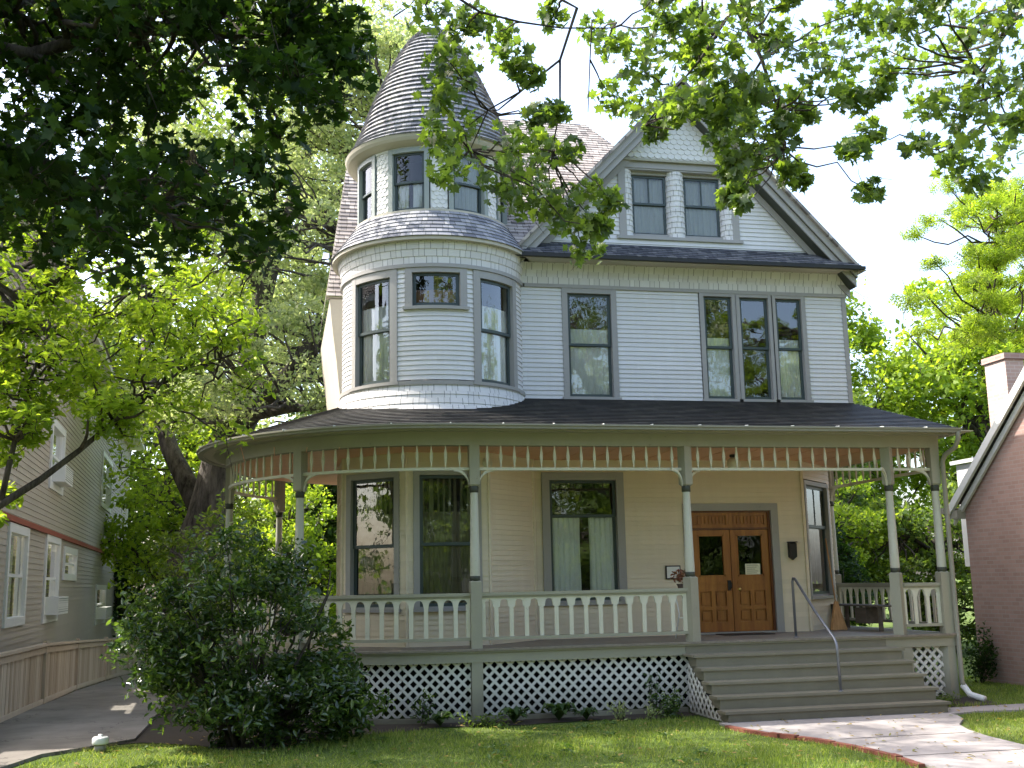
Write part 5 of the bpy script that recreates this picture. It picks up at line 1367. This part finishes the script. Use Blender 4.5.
for i in range(9):  # unseen row added so the lower panes mirror foliage instead of white sky
    round_tree((-22+i*7.0, -11+1.5*(i % 2), 0), 7.5, (4.3, 2.6, 3.7), 'low street tree added out of view across the road for the pane reflections', 'leaf_mid', 80, 80, .34, 1.1, name='street_tree', group='low trees added across the street for reflections', zc=3.7)
round_tree((-14, 12.5, 0), 9, (3, 5.5, 4.4), 'broad leafy tree added out of view on the left for the bay window reflection', 'leaf_mid', 120, 90, .25, .9, group=None, zc=4.4)  # unseen, added to keep white sky out of the left bay pane
# 9. planting along the lattice
def hosta(x, y, s, label):
    T = thing('hosta', (x, y, 0), label, 'plant', 'low plants along the lattice')
    m = MB(); n = 22
    for k in range(n):
        a = 2*pi*k/n*2.4; r = s*random.uniform(.5, 1); h = s*random.uniform(.5, .95)
        c = Vector((x, y, .01)); d = Vector((cos(a), sin(a), 0)); sd = Vector((-sin(a), cos(a), 0)); w_ = s*.20
        P = [c, c+d*r*.4+Vector((0, 0, h*.7)), c+d*r*.75+Vector((0, 0, h*.85)), c+d*r*1.05+Vector((0, 0, h*.55))]
        W_ = [.01, w_, w_*.8, .004]
        vs = []
        for p, ww in zip(P, W_): vs += [p-sd*ww+Vector((0, 0, .015)), p, p+sd*ww+Vector((0, 0, .015))]
        m.mesh(vs, [(j*3+i, j*3+i+1, (j+1)*3+i+1, (j+1)*3+i) for j in range(3) for i in range(2)])
    m.build('foliage', 'leaf_hosta', T, True)
hosta(3.45, 16.6, .30, 'broad-leaved hosta just right of the second lattice post'); hosta(4.15, 16.65, .33, 'larger broad-leaved hosta left of the middle of the long lattice')
hosta(2.35, 16.6, .26, 'small hosta in front of the lattice beside the big shrub'); hosta(4.55, 16.55, .22, 'smallest hosta near the middle of the long lattice')
def low_plant(name, x, y, h, r, n, leaf, size, label, cat='plant', shape='oval', stems=8):
    T = thing(name, (x, y, 0), label, cat)
    m = MB()
    P = []
    for k in range(stems):
        a = random.uniform(0, 2*pi); e = (x+r*random.random()*cos(a), y+r*.6*random.random()*sin(a), h*random.uniform(.55, 1)); pl = wig((x+.1*r*cos(a), y+.1*r*sin(a), 0), e, 4, .12); m.tube(pl, [.007, .006, .005, .004, .002], 4)
        for q in range(n//stems): t = random.uniform(.2, 1)*4; i = min(3, int(t)); P.append(pl[i]+(pl[i+1]-pl[i])*(t-i)+rng.normal(size=3)*r*.14)
    m.build('stem', 'bark_dark', T); leaves('foliage', np.array(P), size, shape, leaf, T, .5)
low_plant('bushy_plant', 5.85, 16.55, .38, .5, 520, 'leaf_lilac', .06, 'low dark bushy plant left of the porch steps')
low_plant('vine', 5.75, 16.85, .75, .16, 90, 'leaf_hosta', .07, 'thin vine climbing the lattice near the steps', 'vine', stems=4)
low_plant('vine', 2.15, 16.83, .62, .22, 120, 'leaf_lilac', .07, 'vine sprawling on the lattice beside the big shrub', 'vine', stems=5)
low_plant('flower_clump', 5.05, 16.35, .28, .28, 160, 'leaf_pale', .05, 'clump of pale small flowers before the long lattice', 'plant')
low_plant('flower_clump', 5.45, 16.25, .24, .2, 110, 'leaf_pale', .045, 'small pale flower clump in front of the dark bushy plant', 'plant')
low_plant('foundation_shrub', 13.1, 19.4, 1.0, .7, 1200, 'leaf_dark', .07, 'dark shrub at the left foot of the brick wall', 'shrub', stems=16)
low_plant('foundation_shrub', 14.6, 19.3, 1.1, .8, 1500, 'leaf_mid', .07, 'green shrub in front of the brick wall at the right edge', 'shrub', stems=18)
low_plant('ground_ivy', 10.3, 16.2, .2, .35, 260, 'leaf_mid', .05, 'patch of weeds at the right end of the steps', 'plant', stems=10)
low_plant('weed_clump', 3.0, 16.45, .16, .4, 260, 'leaf_mid', .05, 'thin weeds under the second lattice post', 'plant', stems=10)

# ================================================================== CAMERA, LIGHT, WORLD
cam = bpy.data.cameras.new('camera'); co = bpy.data.objects.new('camera', cam); COL.objects.link(co)
cam.sensor_width = 36; cam.lens = CF/1024*36; cam.clip_end = 2000; cam.clip_start = .1
co.location = (0, 0, CH)
R = Matrix((rt2, up2, -fw)).transposed()
co.rotation_euler = R.to_euler(); SC.camera = co
SAZ = radians(115); SEL = radians(50)   # sun bearing measured from -Y towards -X
sd = Vector((-sin(SAZ)*cos(SEL), -cos(SAZ)*cos(SEL), sin(SEL)))
sun = bpy.data.lights.new('sun', 'SUN'); so = bpy.data.objects.new('sun', sun); COL.objects.link(so)
sun.energy = 10.5; sun.angle = radians(.53); sun.color = (1, .95, .86)
so.rotation_euler = sd.to_track_quat('Z', 'Y').to_euler(); so.location = (-20, 20, 30)
wd = bpy.data.worlds.new('World'); SC.world = wd; wd.use_nodes = True; nt = wd.node_tree; nt.nodes.clear()
sk = nt.nodes.new('ShaderNodeTexSky'); sk.sky_type = 'NISHITA'; sk.sun_disc = False
sk.sun_elevation = SEL; sk.sun_rotation = math.atan2(sd.x, sd.y); sk.air_density = 1.0; sk.dust_density = 4.0; sk.ozone_density = 1.0
bg = nt.nodes.new('ShaderNodeBackground'); bg.inputs[1].default_value = .66
ow = nt.nodes.new('ShaderNodeOutputWorld'); hs = N(nt, 'ShaderNodeHueSaturation', Saturation=.95); nt.links.new(sk.outputs[0], hs.inputs['Color']); nt.links.new(hs.outputs[0], bg.inputs[0]); nt.links.new(bg.outputs[0], ow.inputs[0])
SC.view_settings.view_transform = 'Standard'; SC.view_settings.look = 'None'; SC.view_settings.exposure = 0
SC.cycles.max_bounces = 8; SC.cycles.transparent_max_bounces = 16; SC.cycles.sample_clamp_indirect = 6
try: SC.cycles.use_denoising = True
except Exception: pass
